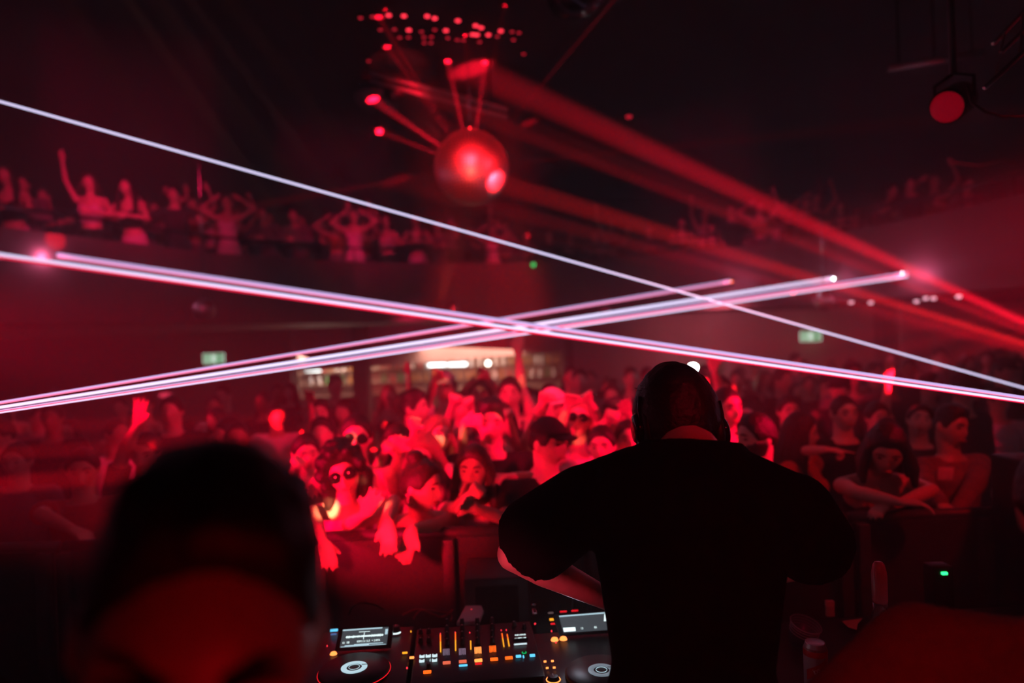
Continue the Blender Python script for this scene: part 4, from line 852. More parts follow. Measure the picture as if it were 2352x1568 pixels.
cable('second red cable lying lower between player and mixer', [(925, 1412, 0.0), (960, 1398, 0.03), (995, 1410, 0.02), (1012, 1416, 0), (1030, 1410, 0.03), (1040, 1400, 0.0)])
cable('thin dark cable looped on the table behind the left player', [(800, 1412, 0.0), (810, 1392, 0.05), (830, 1384, 0.08), (860, 1388, 0.05), (880, 1400, 0.0)], 0.004, BPLAST)
# right part of the table: bottle, cup, can, cards
M_PET = mat('clear_plastic', (0.9, 0.85, 0.85), 0.12, trans=0.92, var=0)
t = thing('plastic_bottle', 'tall clear plastic bottle with a ribbed top standing on the right of the table', 'bottle', P(2018, 1500, 1.75)+Vector((0, 0, 0)))
bt = P(2018, 1290, 1.75); hh = bt.z-1.093; t.location = (bt.x, bt.y, 1.093); k = hh/0.40
MB().lathe((0, 0, 0), [(0.034*k, 0), (0.036*k, 0.01*k), (0.036*k, 0.17*k), (0.033*k, 0.19*k), (0.036*k, 0.21*k), (0.030*k, 0.25*k), (0.0155*k, 0.29*k), (0.0155*k, 0.31*k)], n=28).build('bottle_body', M_PET, t)
m = MB(); m.lathe((0, 0, 0), [(0.0155*k, 0.31*k), (0.0165*k, 0.315*k), (0.0165*k, 0.375*k), (0.012*k, 0.395*k), (0.008*k, 0.40*k)], n=28); m.build('cap', mat('pink_cap', (0.6, 0.25, 0.3), 0.25, trans=0.4), t)
spot('bottle_lamp', (2.2, 1.4, 2.4), bt+Vector((0, 0, -0.1)), 9, 9, RED, 0.7, 0.02)  # unseen spot added to brighten the tall bottle
t = thing('plastic_cup', 'empty clear plastic cup with a ribbed rim, seen from above', 'cup', Q(1846, 1450, 1.13), rot=(0.25, 0.2, 0))
m = MB(); m.lathe((0, 0, -0.02), [(0.032, -0.05), (0.048, 0.045), (0.051, 0.048), (0.051, 0.052), (0.047, 0.050), (0.030, -0.046), (0.001, -0.048)], n=36); m.build('cup_wall', M_PET, t)
for q in (0.020, 0.030, 0.040): MB().ring((0, 0, -0.02+q), (0, 0, 1), 0.0455+q*0.06, 0.0008, 40, 6).build('rim_ridge', mat('cup_ridge', (0.7, 0.55, 0.6), 0.2), t)
MB().ring((0, 0, 0.03), (0, 0, 1), 0.0505, 0.0016, 40, 6).build('rim', mat('cup_ridge', (0.7, 0.55, 0.6), 0.2), t)
spot('cup_lamp', (1.0, 0.6, 2.6), Q(1846, 1440, 1.13), 6, 8, ROSE, 0.7, 0.02)  # added spot, no visible source, to bring out the cup
c = PZ(1872, 1478, 1.24); t = thing('drink_can', 'red and silver drink can with the letters ipe showing, near the bottom edge', 'can', (c.x, c.y, 1.093))
MB().lathe((0, 0, 0), [(0.026, 0), (0.033, 0.008), (0.033, 0.135), (0.027, 0.15), (0.027, 0.153), (0.024, 0.150)], n=36).build('can_body', mat('can_silver', (0.55, 0.55, 0.58), 0.3, 0.5), t)
m = MB(); n_ = 30; vs = []; fs = []
for i in range(n_+1):
    a = R_(200+140*i/n_)
    z = 0.05+0.05*i/n_
    for q in (0.0, 0.03): vs.append((0.0336*math.cos(a), 0.0336*math.sin(a), z+q))
for i in range(n_): fs.append((2*i, 2*i+2, 2*i+3, 2*i+1))
m.add(vs, fs); m.build('red_band', mat('can_red', (0.45, 0.02, 0.02), 0.35), t); MB().lathe((0, 0, 0.118), [(0.0334, 0), (0.0334, 0.016), (0.031, 0.022)], n=36, close=False).build('red_shoulder', mat('can_red', (0.45, 0.02, 0.02), 0.35), t)
cc = t
for ch, a in (('i', 238), ('p', 246), ('e', 257)):
    a = R_(a); N = Vector((math.cos(a), math.sin(a), 0)); X = Vector((-N.y, N.x, 0)); X = (X+Vector((0, 0, 0.9))*0.55).normalized(); Y = N.cross(X); Y = Y if Y.z > 0 else -Y; o_ = N*0.0342+Vector((0, 0, 0.05+0.05*(math.degrees(a)-200)/140+0.015))
    text(ch, 0.022, mat('can_white', (0.8, 0.8, 0.82), 0.4), 'lettering', t, Matrix(((X.x, Y.x, N.x, o_.x), (X.y, Y.y, N.y, o_.y), (X.z, Y.z, N.z, o_.z), (0, 0, 0, 1))), 0.0002)
spot('can_lamp', (1.15, 0.6, 2.3), (c.x, c.y, 1.18), 1.6, 9, (0.9, 0.75, 0.95), 0.7, 0.02)  # unseen pale spot added for the can
t = thing('cigarette_packet', 'small red lit cardboard packet standing behind the plastic cup', 'packet', Q(1907, 1414, 1.093)); MB().box((-0.014, -0.008, 0), (0.014, 0.008, 0.055)).build('box', mat('packet_card', (0.6, 0.25, 0.2), 0.6, emit=None), t, bevel=0.001); MB().box((-0.0145, -0.0085, 0.038), (0.0145, 0.0085, 0.056)).build('lid', mat('packet_lid', (0.75, 0.3, 0.25), 0.6), t, shade=False)
spot('packet_lamp', (2.4, 1.2, 2.2), Q(1930, 1425, 1.1), 9, 12, RED, 0.5, 0.02)  # unseen red spot added for packet and napkin
o = MB().add([Q(1934, 1426, zt+.001), Q(1982, 1419, zt+.001), Q(1970, 1432, zt+.001), Q(1968, 1446, zt+.001), Q(1948, 1440, zt+.001)]+[Q(1934, 1426, zt+.006), Q(1982, 1419, zt+.006), Q(1970, 1432, zt+.006), Q(1968, 1446, zt+.006), Q(1948, 1440, zt+.006)], [(5, 6, 7, 8, 9), (4, 3, 2, 1, 0)]+[(i, (i+1) % 5, (i+1) % 5+5, i+5) for i in range(5)]).build('napkin', mat('napkin', (0.7, 0.2, 0.15), 0.8), None, shade=False); tag(o, 'crumpled red lit napkin lying beside the tall bottle', 'napkin')
c = Q(1770, 1452, 1.12); t = thing('tobacco_tin', 'round little tin with a dark stripe left of the plastic cup', 'tin', (c.x, c.y, 1.093)); MB().lathe((0, 0, 0), [(0.022, 0), (0.0235, 0.004), (0.0235, 0.026), (0.020, 0.030)], n=28).build('tin', mat('tin_pink', (0.5, 0.3, 0.32), 0.4), t); MB().box((-0.003, -0.024, 0.0295), (0.003, 0.024, 0.031), Matrix.Rotation(-0.5, 4, 'Z')).build('stripe', BPLAST, t, shade=False)
t = thing('wireless_receiver', 'small black box with a bright green light at the far right of the table', 'receiver', (P(2168, 1330, 2.3).x, 2.3, 1.09)); c = P(2168, 1328, 2.25)
MB().box((-0.035, 0.0, 0.0), (0.035, 0.06, max(0.06, c.z-1.09+0.02))).build('case', BPLAST, t, bevel=0.004); MB().box((-0.009, -0.008, c.z-1.09-0.004), (0.009, 0.0, c.z-1.09+0.004)).build('led', glow('rx_green', (0.03, 1.0, 0.25), 2.5), t, shade=False)
# speaker stack at the far right
t = thing('speaker_stack', 'tall black loudspeaker stack at the right edge of the picture', 'speaker', (2.39, 2.8, 0.0)); x0 = 2.08; zt_ = P(2330, 1065, 2.75).z
MB().box((x0, 2.6, 0.0), (x0+0.62, 3.0, zt_/2-0.01)).build('lower_cabinet', BPLAST, t, bevel=0.01); MB().box((x0, 2.6, zt_/2), (x0+0.62, 3.0, zt_)).build('upper_cabinet', BPLAST, t, bevel=0.01)
MB().box((x0+0.03, 2.585, 0.05), (x0+0.59, 2.6, zt_/2-0.06)).build('lower_grille', BMETAL, t, shade=False); MB().box((x0+0.03, 2.585, zt_/2+0.05), (x0+0.59, 2.6, zt_-0.05)).build('upper_grille', BMETAL, t, shade=False); adopt(t)
# ------------------------------------------------------------------ the man with headphones
FW = (0, 1, 0); BK = (0, -1, 0); DN = (0, 0, -1)
dj = hero(1554, 975, 1.62, 'person in a black tee wearing headphones, seen from behind at the players', yaw=178, zf=0.25, lean=14, side=-4, head=(-2, 2, 4), hunch=2.6, build=1.05, L=(1180, 1272, True, 1400, 1378, True, 'relaxed', DN), Rr=(1875, 1275, True, 1690, 1335, True, 'relaxed', DN), skin=0, hair='short', top='loose', tm=mat('deep_black_cotton', (0.004, 0.0035, 0.004), 0.95, scale=60, bump=0.2, spec=0.03), bm=DENIM, vox=0.007, face=False)
bpy.context.view_layer.update()
def headphones():
    c = P(1554, 975, 1.62); A = Vector((1, 0.03, 0.04)).normalized(); r = 0.086
    b = MB(); pts = []
    for k in range(25):
        a = R_(-8+k*196/24); pts.append(c+Vector((0, -0.012, -0.005))+A*(math.cos(a)*0.090)+Vector((0, -0.004, 1))*(math.sin(a)*0.123))
    b.path(pts, [0.007+0.004*math.sin(3.14159*i/24) for i in range(25)], 10); hb = b.build('headphone_band', BPLAST, None)
    out = [hb]
    for sx in (-1, 1):
        q = c+A*(sx*0.070)+Vector((0, -0.030, -0.010-0.012*sx)); m = MB()
        m.lathe(q, [(0.034, 0), (0.050, 0.003), (0.052, 0.016), (0.044, 0.022)], axis=A*sx, n=28); o = m.build('ear_cushion', mat('cushion', (0.01, 0.01, 0.01), 0.5), None); out.append(o)
        m = MB(); m.lathe(q+A*sx*0.020, [(0.036, 0), (0.037, 0.012), (0.030, 0.019), (0.010, 0.021)], axis=A*sx, n=28); out.append(m.build('ear_cup', mat('gloss_black', (0.012, 0.01, 0.011), 0.12), None))
        m = MB(); m.path([q+A*sx*0.022+Vector((0, -0.008, 0.075)), q+A*sx*0.026+Vector((0, -0.014, 0.045)), q+A*sx*0.024+Vector((0, -0.032, 0.01)), q+A*sx*0.024+Vector((0, -0.036, -0.01))], 0.005, 8); out.append(m.build('yoke_arm', mat('gloss_black', (0.02, 0.02, 0.02), 0.12), None))
    q = c+A*-0.083+Vector((0, -0.02, -0.07)); out.append(MB().path([q, q+Vector((-0.002, -0.004, -0.04)), q+Vector((0.004, 0.004, -0.10)), q+Vector((0.03, 0.09, -0.2)), q+Vector((0.03, 0.18, -0.42))], 0.003, 6).build('cord', BPLAST, None))
    return out
t = thing('headphones', 'glossy black closed headphones worn on the dark haired head in the foreground', 'headphones', P(1554, 975, 1.62)-Vector((0, 0, 0.1)))
for o in headphones(): o.parent = t
adopt(t)
# strands on the crown of his hair
hd_ = MB(); cH = P(1554, 975, 1.62)
for k in range(26):
    a = random.uniform(-0.9, 0.75); p0 = cH+Vector((math.sin(a)*0.085, random.uniform(-0.05, 0.03), math.cos(a)*0.120)); d1 = Vector((math.sin(a)*0.7+random.uniform(-0.9, 0.3), random.uniform(-0.2, 0.2), math.cos(a)*0.8)).normalized()
    hd_.path([p0, p0+d1*0.014, p0+d1*0.02+Vector((-0.012, 0, 0.0))], [0.0016, 0.0011, 0.0004], 4)
hs = hd_.build('hair_strands', HAIR, None); hs.parent = dj; hs.matrix_parent_inverse = dj.matrix_world.inverted()
dj_inv = [hs]
# big blurred head at the left and the shoulder at the right
fm = hero(468, 1472, 0.51, 'person with cropped dark hair looking down, huge and blurred at the lower left', yaw=12, zf=0.25, lean=2, head=(8, 11, 8), build=1.0, hair='fade', top='tee', tm=BLACKC, vox=0.008, skin=1, extras=('necklace',), L=((0.15, 0.1, -1), (0.3, -1, 0.2), 'relaxed'), Rr=((0.15, 0.2, -1), (-0.1, -1, 0.1), 'relaxed'))
rs = hero(2500, 1190, 1.02, 'person in a plain dark red tee at the lower right, head out of frame', yaw=150, zf=0.25, lean=24, side=0, head=(0, 25, 0), build=1.12, hair='short', top='loose', tm=mat('maroon_cotton', (0.20, 0.05, 0.05), 0.9, scale=50, bump=0.2), vox=0.010, face=False, L=((0.6, 0.5, -0.7), (0, -0.6, -1), 'relaxed'), Rr=((0.3, 0.2, -1), (0, -0.5, -1), 'relaxed'))
# ------------------------------------------------------------------ front rows
UPA = (0, -0.2, 1)
hero(790, 1085, 3.25, 'person with curly dark hair and sunglasses leaning on the barrier, chest lit bright', yaw=4, fem=True, lean=10, side=4, head=(6, 4, -16), skin=0, hair='curly', top='crop', tm=WHITEC, bot='skirt', extras=('shades', 'earring'), L=(716, 1175, False, 742, 1245, False, 'relaxed', DN), Rr=(800, 1205, False, 838, 1180, False, 'open', BK, (0.35, -0.25, 0.5)))
hero(968, 1118, 3.12, 'person with pinned up hair looking to the right, both hands dangling over the barrier', yaw=20, fem=True, lean=20, head=(48, 6, 4), skin=0, hair='bun', hm=HAIRB, top='bra', tm=WHITEC, extras=('earring',), L=(905, 1150, False, 890, 1195, False, 'relaxed', BK, (0.1, -0.2, -1)), Rr=(1000, 1205, False, 948, 1215, False, 'relaxed', BK, (-0.35, -0.2, -1)))
hero(1088, 1078, 3.35, 'person with long brown hair and a white strap top, elbow on the barrier', yaw=-6, fem=True, lean=10, head=(-2, 2, 3), skin=0, hair='long', hm=HAIRB, top='tank', tm=WHITEC, L=(1050, 1165, False, 1088, 1130, False, 'fist', BK), Rr=(1158, 1192, False, 1090, 1165, False, 'relaxed', BK), extras=('necklace',))
hero(1127, 972, 3.9, 'tall person in black tee with thick dark hair, staring, behind the long haired one', yaw=0, head=(4, 4, 0), hair='quiff', skin=0, top='tee', tm=BLACKC, build=1.05, L=DOWN+('relaxed',), Rr=(1250, 1100, False, 1178, 1095, False, 'relaxed', DN))
hero(1258, 1018, 3.42, 'person in black tee and dark flat cap turned right, close to the barrier', yaw=28, head=(26, 4, 0), hair='cap', skin=0, top='tee', tm=BLACKC, build=1.08)
hero(818, 1004, 3.75, 'person in a white tank top with sunglasses behind the curly haired one', yaw=6, head=(4, 2, 6), hair='short', skin=0, top='tank', tm=WHITEC, extras=('shades', 'necklace'), L=(752, 1060, False, 730, 1100, True, 'relaxed', DN), Rr=(895, 1085, False, 905, 1140, True, 'relaxed', DN))
hero(975, 1048, 3.75, 'person with pale sunglasses and a light headscarf, hand raised beside the face', yaw=-8, fem=True, head=(-6, 4, 8), hair='bob', hm=HAIRL, top='crop', tm=GREYC, extras=('shades',), L=(905, 1090, False, 918, 1035, False, 'open', BK), Rr=(1035, 1075, False, 1060, 1110, False, 'relaxed', BK))
hero(1003, 1003, 4.15, 'person with blonde hair and a brightly lit chin, arm stretched over the neighbours', yaw=15, fem=True, head=(20, -6, 12), hair='bob', hm=HAIRL, top='tank', tm=WHITEC, Rr=(1062, 1035, False, 1066, 968, False, 'relaxed', BK, (0.8, -0.3, 0.1)), L=(950, 1030, False, 952, 985, False, 'open', BK))
hero(916, 1018, 4.2, 'person in a grey top with one fist at the cheek, left of the headscarf', yaw=10, fem=True, head=(-16, 6, -8), hair='long', hm=HAIRB, top='tank', tm=GREYC, L=(868, 1070, False, 888, 1032, False, 'fist', BK), Rr=(955, 1075, False, 945, 1030, False, 'open', BK))
hero(702, 1040, 4.1, 'person with dark fringe in a black top just beside the big blurred head', yaw=14, head=(12, 8, 0), hair='short', skin=0, top='tee', tm=DARKC, L=(665, 1110, False, 683, 1070, False, 'fist', BK))
hero(952, 940, 5.0, 'person with dark hair in profile looking right, in the middle of the crowd', yaw=40, head=(34, -4, 0), hair='quiff', skin=0, top='tee', tm=BLACKC)
hero(1172, 905, 5.3, 'person stretching one bare arm high above the whole crowd', yaw=-5, fem=False, hair='short', top='tank', tm=DARKC, Rr=(1184, 862, False, 1190, 800, False, 'open', BK, (0.05, -0.1, 1)))
hero(1152, 968, 4.6, 'person holding a drink up by the face, right of the thick haired one', yaw=-10, fem=True, hair='long', hm=HAIRB, top='crop', tm=GREYC, Rr=(1180, 1010, False, 1168, 960, False, 'grip', BK))
hero(1272, 938, 4.5, 'person with a white bucket like cap and bare shoulders in the middle right', yaw=14, head=(14, -4, -6), hair='short', top='tank', tm=WHITEC, extras=('cap', 'whitecap'), L=(1235, 960, False, 1250, 920, False, 'relaxed', BK))
hero(1330, 962, 4.35, 'person with round sunglasses, hands in the brightly lit hair', yaw=-6, fem=True, head=(-4, -8, 6), hair='long', hm=HAIRL, top='tank', tm=WHITEC, extras=('shades',), L=(1285, 985, False, 1305, 930, False, 'relaxed', BK), Rr=(1372, 960, False, 1352, 920, False, 'relaxed', BK))
hero(1382, 1024, 3.9, 'person with a dark fringe peering over the black shoulder of the man with headphones', yaw=-4, head=(-10, 4, 0), hair='short', top='tee', tm=BLACKC)
hero(1441, 1008, 4.0, 'person with shaved head half hidden behind the headphones', yaw=0, head=(4, 2, 0), hair='buzz', top='tee', tm=DARKC)
hero(1416, 958, 4.5, 'person in a dark cap cupping both hands round the mouth', yaw=30, head=(30, 0, 0), hair='cap', top='tee', tm=GREYC, L=(1372, 1000, False, 1398, 960, False, 'grip', BK), Rr=(1455, 985, False, 1440, 945, False, 'open', BK))
hero(1022, 890, 5.7, 'person in a glowing yellow cap far in the middle of the crowd', yaw=0, hair='cap', top='tee', tm=WHITEC, extras=('whitecap',), L=(985, 915, False, 1000, 870, False, 'relaxed', BK))
hero(1062, 935, 5.1, 'person with short hair filming, arms up in front of the chest', yaw=8, hair='buzz', top='tee', tm=GREYC, L=(1030, 975, False, 1042, 925, False, 'grip', BK), Rr=(1090, 975, False, 1078, 930, False, 'grip', BK))
hero(1103, 905, 5.7, 'person with both arms curved brightly over the head', yaw=0, fem=True, hair='long', top='crop', tm=BLACKC, L=(1072, 880, False, 1098, 862, False, 'relaxed', BK), Rr=(1140, 895, False, 1118, 866, False, 'relaxed', BK))
hero(1008, 1128, 3.55, 'person with dark hair ducking between the two at the barrier', yaw=-20, fem=True, lean=14, hair='long', top='tank', tm=BLACKC)
hero(735, 950, 5.6, 'person with a raised thin arm at the left of the lit crowd', yaw=10, fem=True, hair='long', top='crop', tm=GREYC, L=(715, 970, False, 712, 925, False, 'open', BK))
# right side
hero(1668, 938, 4.0, 'person with cropped hair and bare bright face right beside the headphones', yaw=10, head=(8, 2, 0), hair='buzz', top='tank', tm=DARKC, L=(1645, 1010, False, 1672, 1055, False, 'relaxed', DN), Rr=(1710, 1020, False, 1705, 1070, False, 'relaxed', DN))
hero(1738, 1006, 3.4, 'bearded person in a black tank top in profile facing left', yaw=-35, head=(-42, 4, 0), hair='short', skin=0, top='tank', tm=BLACKC, extras=('beard',), build=1.0, Rr=(1788, 1120, False, 1745, 1180, False, 'relaxed', DN), L=(1705, 1110, False, 1725, 1170, False, 'relaxed', DN))
hero(1812, 945, 5.0, 'person with short hair looking ahead right of the bearded one', yaw=-6, hair='short', top='tee', tm=DARKC)
hero(1838, 992, 4.1, 'person in a maroon top pointing a bright forearm to the right', yaw=40, fem=True, head=(30, 10, 0), hair='long', top='tee', tm=REDC, Rr=(1845, 1035, False, 1898, 1032, False, 'point', DN, (1, 0, -0.1)))
hero(1938, 950, 4.4, 'person in a black tee standing upright with a pale forehead, right of the pointing one', yaw=0, head=(2, 2, 0), hair='buzz', top='tee', tm=BLACKC, build=1.08)
hero(2040, 1000, 4.3, 'person in black with dimly lit chin behind the folded arms', yaw=-14, head=(-18, 12, 0), hair='short', top='long', tm=BLACKC, Rr=DOWN+('relaxed',))
hero(2036, 1032, 3.28, 'person with dark hair over the face, both forearms folded on the barrier', yaw=-6, fem=True, lean=24, head=(-20, 28, 6), skin=1, hair='bob', top='bra', tm=BLACKC, L=(1966, 1130, False, 2062, 1152, False, 'relaxed', DN, (1, -0.3, -0.05)), Rr=(2140, 1126, False, 2062, 1158, False, 'relaxed', DN, (-1, -0.3, -0.05)))
hero(2183, 982, 3.9, 'person with dark quiff and open patterned shirt, a square patch on the chest', yaw=8, head=(10, 4, 8), hair='quiff', skin=1, top='long', tm=mat('check_shirt', (0.20, 0.10, 0.10), 0.8, scale=14, var=0.8), L=(2120, 1110, False, 2165, 1160, False, 'relaxed', DN), Rr=(2240, 1110, False, 2195, 1175, False, 'relaxed', DN))
hero(2112, 968, 4.6, 'dim person tilting the head back left of the patterned shirt', yaw=-10, head=(-10, -12, 12), hair='short', top='tee', tm=DARKC)
hero(2015, 960, 4.9, 'person in black raising one pale forearm on the right side of the crowd', yaw=0, hair='short', top='tank', tm=BLACKC, Rr=(2030, 940, False, 2038, 880, False, 'open', BK, (0.1, -0.1, 1)))
hero(1655, 900, 5.4, 'person raising a forearm with a spread hand just behind the headphones', yaw=0, hair='short', top='tee', tm=DARKC, L=(1658, 905, False, 1640, 850, False, 'open', BK, (-0.1, -0.1, 1)))
# left side
hero(335, 1040, 4.0, 'person with a raised waving hand over the left part of the crowd', yaw=10, head=(0, 10, 6), hair='short', skin=1, top='tee', tm=DARKC, L=(286, 1030, False, 318, 975, False, 'open', BK, (0.3, -0.2, 1)))
hero(190, 1078, 3.7, 'dim person at the left leaning an elbow out, next to the haze bands', yaw=14, head=(10, 10, 0), skin=1, hair='short', top='tee', tm=REDC, L=(95, 1180, False, 165, 1215, False, 'relaxed', DN))
hero(40, 1060, 4.2, 'dim person in grey at the left edge of the picture', yaw=10, hair='short', top='tee', tm=GREYC)
# patch on the patterned shirt
o = MB().box((-0.045, 0, -0.035), (0.045, 0.006, 0.035)).build('chest_badge', mat('badge_card', (0.75, 0.6, 0.55), 0.6, scale=30, var=0.4), None, bevel=0.003); o.location = P(2173, 1088, 3.70); o.rotation_euler = (0.1, 0.05, 0.1); tag(o, 'pale square badge hanging on the patterned shirt at the right', 'badge')
# ------------------------------------------------------------------ people made once and copied: the deep crowd and the balcony
protos = []
def proto(desc, fem, hair, hm, top, tm, bot, bm, aL, aR, skin=0, lean=0, head=(0, 0, 0), extras=(), build=1.0, side=0):
    bd = Body(lean, side, 0, fem, head, build); arms = {-1: dirs(bd, -1, *aL), 1: dirs(bd, 1, *aR)}
    r = make_person(bd, arms, SKIN[skin], hair, hm, top, tm, bot, bm, 0.013, extras, False, label='x'); protos.append((r, desc, bd.headc.copy())); return len(protos)-1
UPR = ((0.35, -0.25, 0.9), (0.05, -0.2, 1), 'open'); UPB = ((0.6, -0.2, 0.75), (-0.35, -0.2, 1), 'open'); DNR = DOWN+('relaxed',); HLD = ((0.3, -0.2, -1), (-0.2, -0.9, 0.5), 'grip'); LEANA = ((0.45, -0.5, -0.8), (-0.75, -0.6, 0.05), 'relaxed'); HEADA = ((0.9, -0.1, 0.5), (-0.85, 0.0, 0.6), 'relaxed')
proto('in a black tee, arms down', False, 'short', HAIR, 'tee', BLACKC, 'trousers', DARKC, DNR, DNR)
proto('in a grey tee holding a drink', False, 'fade', HAIR, 'tee', GREYC, 'trousers', DENIM, DNR, HLD, build=1.05, head=(20, 0, 0))
proto('with long hair in a dark top', True, 'long', HAIR, 'tank', BLACKC, 'skirt', DARKC, DNR, DNR, head=(-15, 5, 4))
proto('with long fair hair, one arm up', True, 'long', HAIRL, 'crop', GREYC, 'skirt', BLACKC, DNR, UPR, head=(0, -8, 0))
proto('in a dark tee, arm raised', False, 'quiff', HAIR, 'tee', DARKC, 'trousers', DARKC, UPR, DNR)
proto('in a white tee, head turned', False, 'buzz', HAIR, 'tee', WHITEC, 'trousers', DARKC, HLD, DNR, skin=1, head=(35, 0, 0))
proto('with a dark cap', False, 'cap', HAIR, 'long', DARKC, 'trousers', DARKC, DNR, DNR, head=(-20, 4, 0))
proto('with tied up hair', True, 'bun', HAIRB, 'crop', BLACKC, 'trousers', BLACKC, HLD, HLD, head=(10, 0, 0))
proto('with a short bob and bare shoulders', True, 'bob', HAIRB, 'bra', DARKC, 'skirt', DARKC, DNR, HLD, head=(-30, 0, 0))
proto('with brown skin in a dark shirt', False, 'buzz', HAIR, 'long', BLACKC, 'trousers', DARKC, DNR, HLD, skin=2)
NB = len(protos)
proto('in a pale skirt leaning on the rail', True, 'long', HAIR, 'crop', BLACKC, 'skirt', WHITEC, LEANA, LEANA, lean=14)
proto('with bare arms spread on the rail', False, 'short', HAIR, 'tee', DARKC, 'trousers', DARKC, ((0.8, -0.4, -0.6), (0.2, -0.8, -0.2), 'relaxed'), ((0.8, -0.4, -0.6), (0.2, -0.8, -0.2), 'relaxed'), lean=10)
proto('with both arms raised', True, 'long', HAIRB, 'crop', REDC, 'skirt', GREYC, HEADA, UPB)
proto('in a pale dress, arms bent up', True, 'bun', HAIR, 'dress', WHITEC, 'skirt', WHITEC, HEADA, HEADA)
proto('in a grey long sleeve leaning forward', False, 'fade', HAIR, 'long', GREYC, 'trousers', DARKC, LEANA, LEANA, lean=18, head=(20, 8, 0))
proto('in a white crop top, one arm up', True, 'bob', HAIRB, 'crop', WHITEC, 'skirt', BLACKC, UPR, LEANA, lean=4)
copies = []
def put(i, loc, s, yaw, zone):
    r = copy_tree(protos[i][0]); r.location = loc; r.scale = (s, s, s); r.rotation_euler = (0, 0, R_(yaw)); copies.append((r, i, zone)); return r
# balcony people: (px, py of the head, prototype offset, yaw, row back)
def bal_depth(px):
    for (a, da), (b, db) in zip(bal, bal[1:]):
        if a <= px <= b: return da+(db-da)*(px-a)/(b-a)
    return 8
BL = [(12, 368, 0, 10, 1.1), (50, 400, 4, 8, .5), (100, 395, 1, 0, 1.3), (205, 420, 5, 12, .45), (215, 375, 1, -10, 1.5), (290, 430, 0, 4, .4), (312, 388, 4, 0, 1.4), (352, 368, 2, 6, 1.9), (398, 432, 1, 8, .4), (440, 412, 2, 14, 1.2), (474, 440, 5, 4, .5), (522, 462, 3, 10, .35), (545, 420, 2, 0, 1.5), (600, 440, 4, -5, .9), (618, 478, 0, 6, .5), (672, 470, 4, -8, .7), (690, 440, 1, 0, 1.6), (738, 478, 1, 4, .35), (770, 455, 2, 10, 1.2), (812, 482, 3, 0, .35), (832, 445, 2, 8, 1.6), (885, 470, 5, -10, .8), (955, 505, 0, 2, .35), (1005, 498, 4, 8, .9), (1045, 520, 1, 0, .5), (1078, 500, 1, 0, 1.5), (1130, 528, 3, 0, .35), (1160, 505, 5, -6, 1.3), (1208, 545, 4, 6, .6), (1262, 540, 1, 0, .8), (1310, 545, 1, 8, .8), (1365, 540, 4, -8, .7), (1402, 506, 5, -5, 1.0), (1440, 528, 1, -5, 1.2),
      (1490, 530, 4, -10, .6), (1566, 512, 0, -10, .4), (1572, 560, 4, -5, .2), (1635, 545, 0, -10, .3), (1618, 478, 5, 0, 1.2), (1680, 485, 1, -15, .8), (1745, 475, 2, -10, .5), (1720, 515, 4, -20, .35), (1775, 490, 3, -10, .6), (1852, 468, 1, -15, .5), (1800, 445, 1, -8, 1.5), (1872, 435, 2, -5, 1.8), (1930, 475, 0, -20, .4), (1895, 500, 4, -10, .3), (1965, 490, 4, -25, .4), (2092, 425, 1, -25, .6), (2146, 418, 2, -30, .6), (2225, 440, 4, -20, .5), (2050, 440, 4, -10, 1.2)]
bt_ = []
for px, py, i, yaw, back in BL:
    i += NB; d = bal_depth(px)+0.35+back*0.75
    for q in range(7):
        h = P(px, py, d); hc = protos[i][2]; s = min(1.12, max(0.84, (h.z-2.84)/hc.z)); Rz = Matrix.Rotation(R_(yaw), 3, 'Z'); o = h-Rz @ (hc*s)
        if all((o.x-a)**2+(o.y-b)**2 > 0.5**2 for a, b in bt_): break
        d += 0.25
    bt_.append((o.x, o.y)); put(i, Vector((o.x, o.y, 2.84)), s, yaw, 'balcony left' if px < 1240 else 'balcony right')
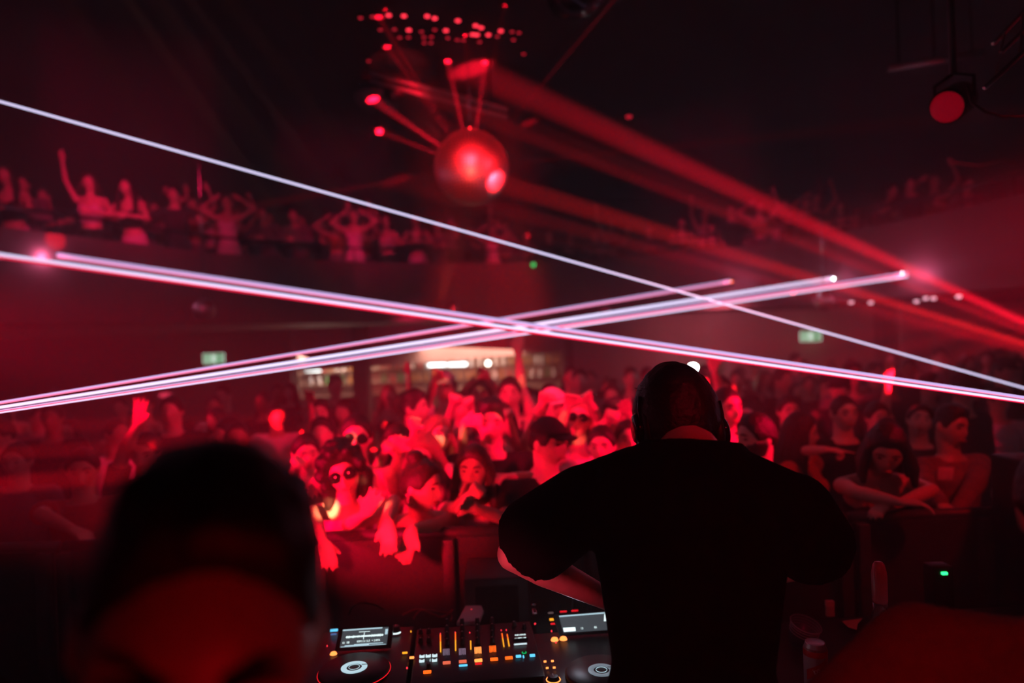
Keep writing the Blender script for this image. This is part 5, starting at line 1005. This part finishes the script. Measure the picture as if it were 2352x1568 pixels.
# deep crowd
taken = [(o.location.x, o.location.y) for o in COL.objects if o.parent is None and o.name.startswith('person') and o.get('label') not in ('x', None) and o not in [c[0] for c in copies]]
row = 0; d = 4.35
while d < yb-0.9:
    sp = 0.56+0.02*row; n = int(2*0.80*d/sp)
    for k in range(n):
        x = -0.80*d+sp*(k+0.5*(row % 2))+random.uniform(-0.12, 0.12); y = d+random.uniform(-0.16, 0.16)
        if abs(x) > XW-0.4 or any((x-a)**2+(y-b)**2 < 0.50**2 for a, b in taken) or (d > 9 and random.random() < 0.12) or (y > 8.6 and x < 0.05*y) or (y > 11.0): continue
        w = (4, 4, 4, 0.35, 0.35, 2, 2, 3, 2, 3); i = random.choices(range(10), weights=w)[0]; s = random.uniform(0.93, 1.05)*(0.96 if i in (2, 3, 7, 8) else 1.0)
        if x > 0.2 and 4 < y < 6.5 and i == 3: i = 0
        taken.append((x, y)); put(i, Vector((x, y, 0)), s, random.uniform(-35, 35), ('left' if x < -0.18*y else 'middle' if x < 0.18*y else 'right')+(' front' if d < 6.3 else ' centre' if d < 9.5 else ' back'))
    d += 0.62+0.045*row; row += 1
for r, _, _ in protos:
    for ch in list(r.children):
        bpy.data.objects.remove(ch)
    bpy.data.objects.remove(r)
bag = {}
for r, i, zone in copies: bag.setdefault((i, zone), []).append(r)
ZN = {'balcony left': 'on the left balcony', 'balcony right': 'on the right balcony', 'left front': 'in the left front rows', 'middle front': 'in the middle front rows', 'right front': 'in the right front rows', 'left centre': 'halfway back left', 'middle centre': 'halfway back middle', 'right centre': 'halfway back right', 'left back': 'far back left', 'middle back': 'near the bar', 'right back': 'far back right'}
descs = [p[1] for p in protos]
for (i, zone), rs_ in bag.items():
    rs_.sort(key=lambda o: o.location.x/max(0.1, o.location.y))
    for k, r in enumerate(rs_):
        pos = '' if len(rs_) == 1 else (', leftmost' if k == 0 else ', rightmost' if k == len(rs_)-1 else ', %s from left' % ORD[k])
        r['label'] = 'person %s %s%s' % (descs[i], ZN[zone], pos); r['category'] = 'person'; r['group'] = 'balcony crowd' if 'balcony' in zone else 'deep crowd on the dance floor'
print('PEOPLE', len(copies), 'HEROES', INFO)
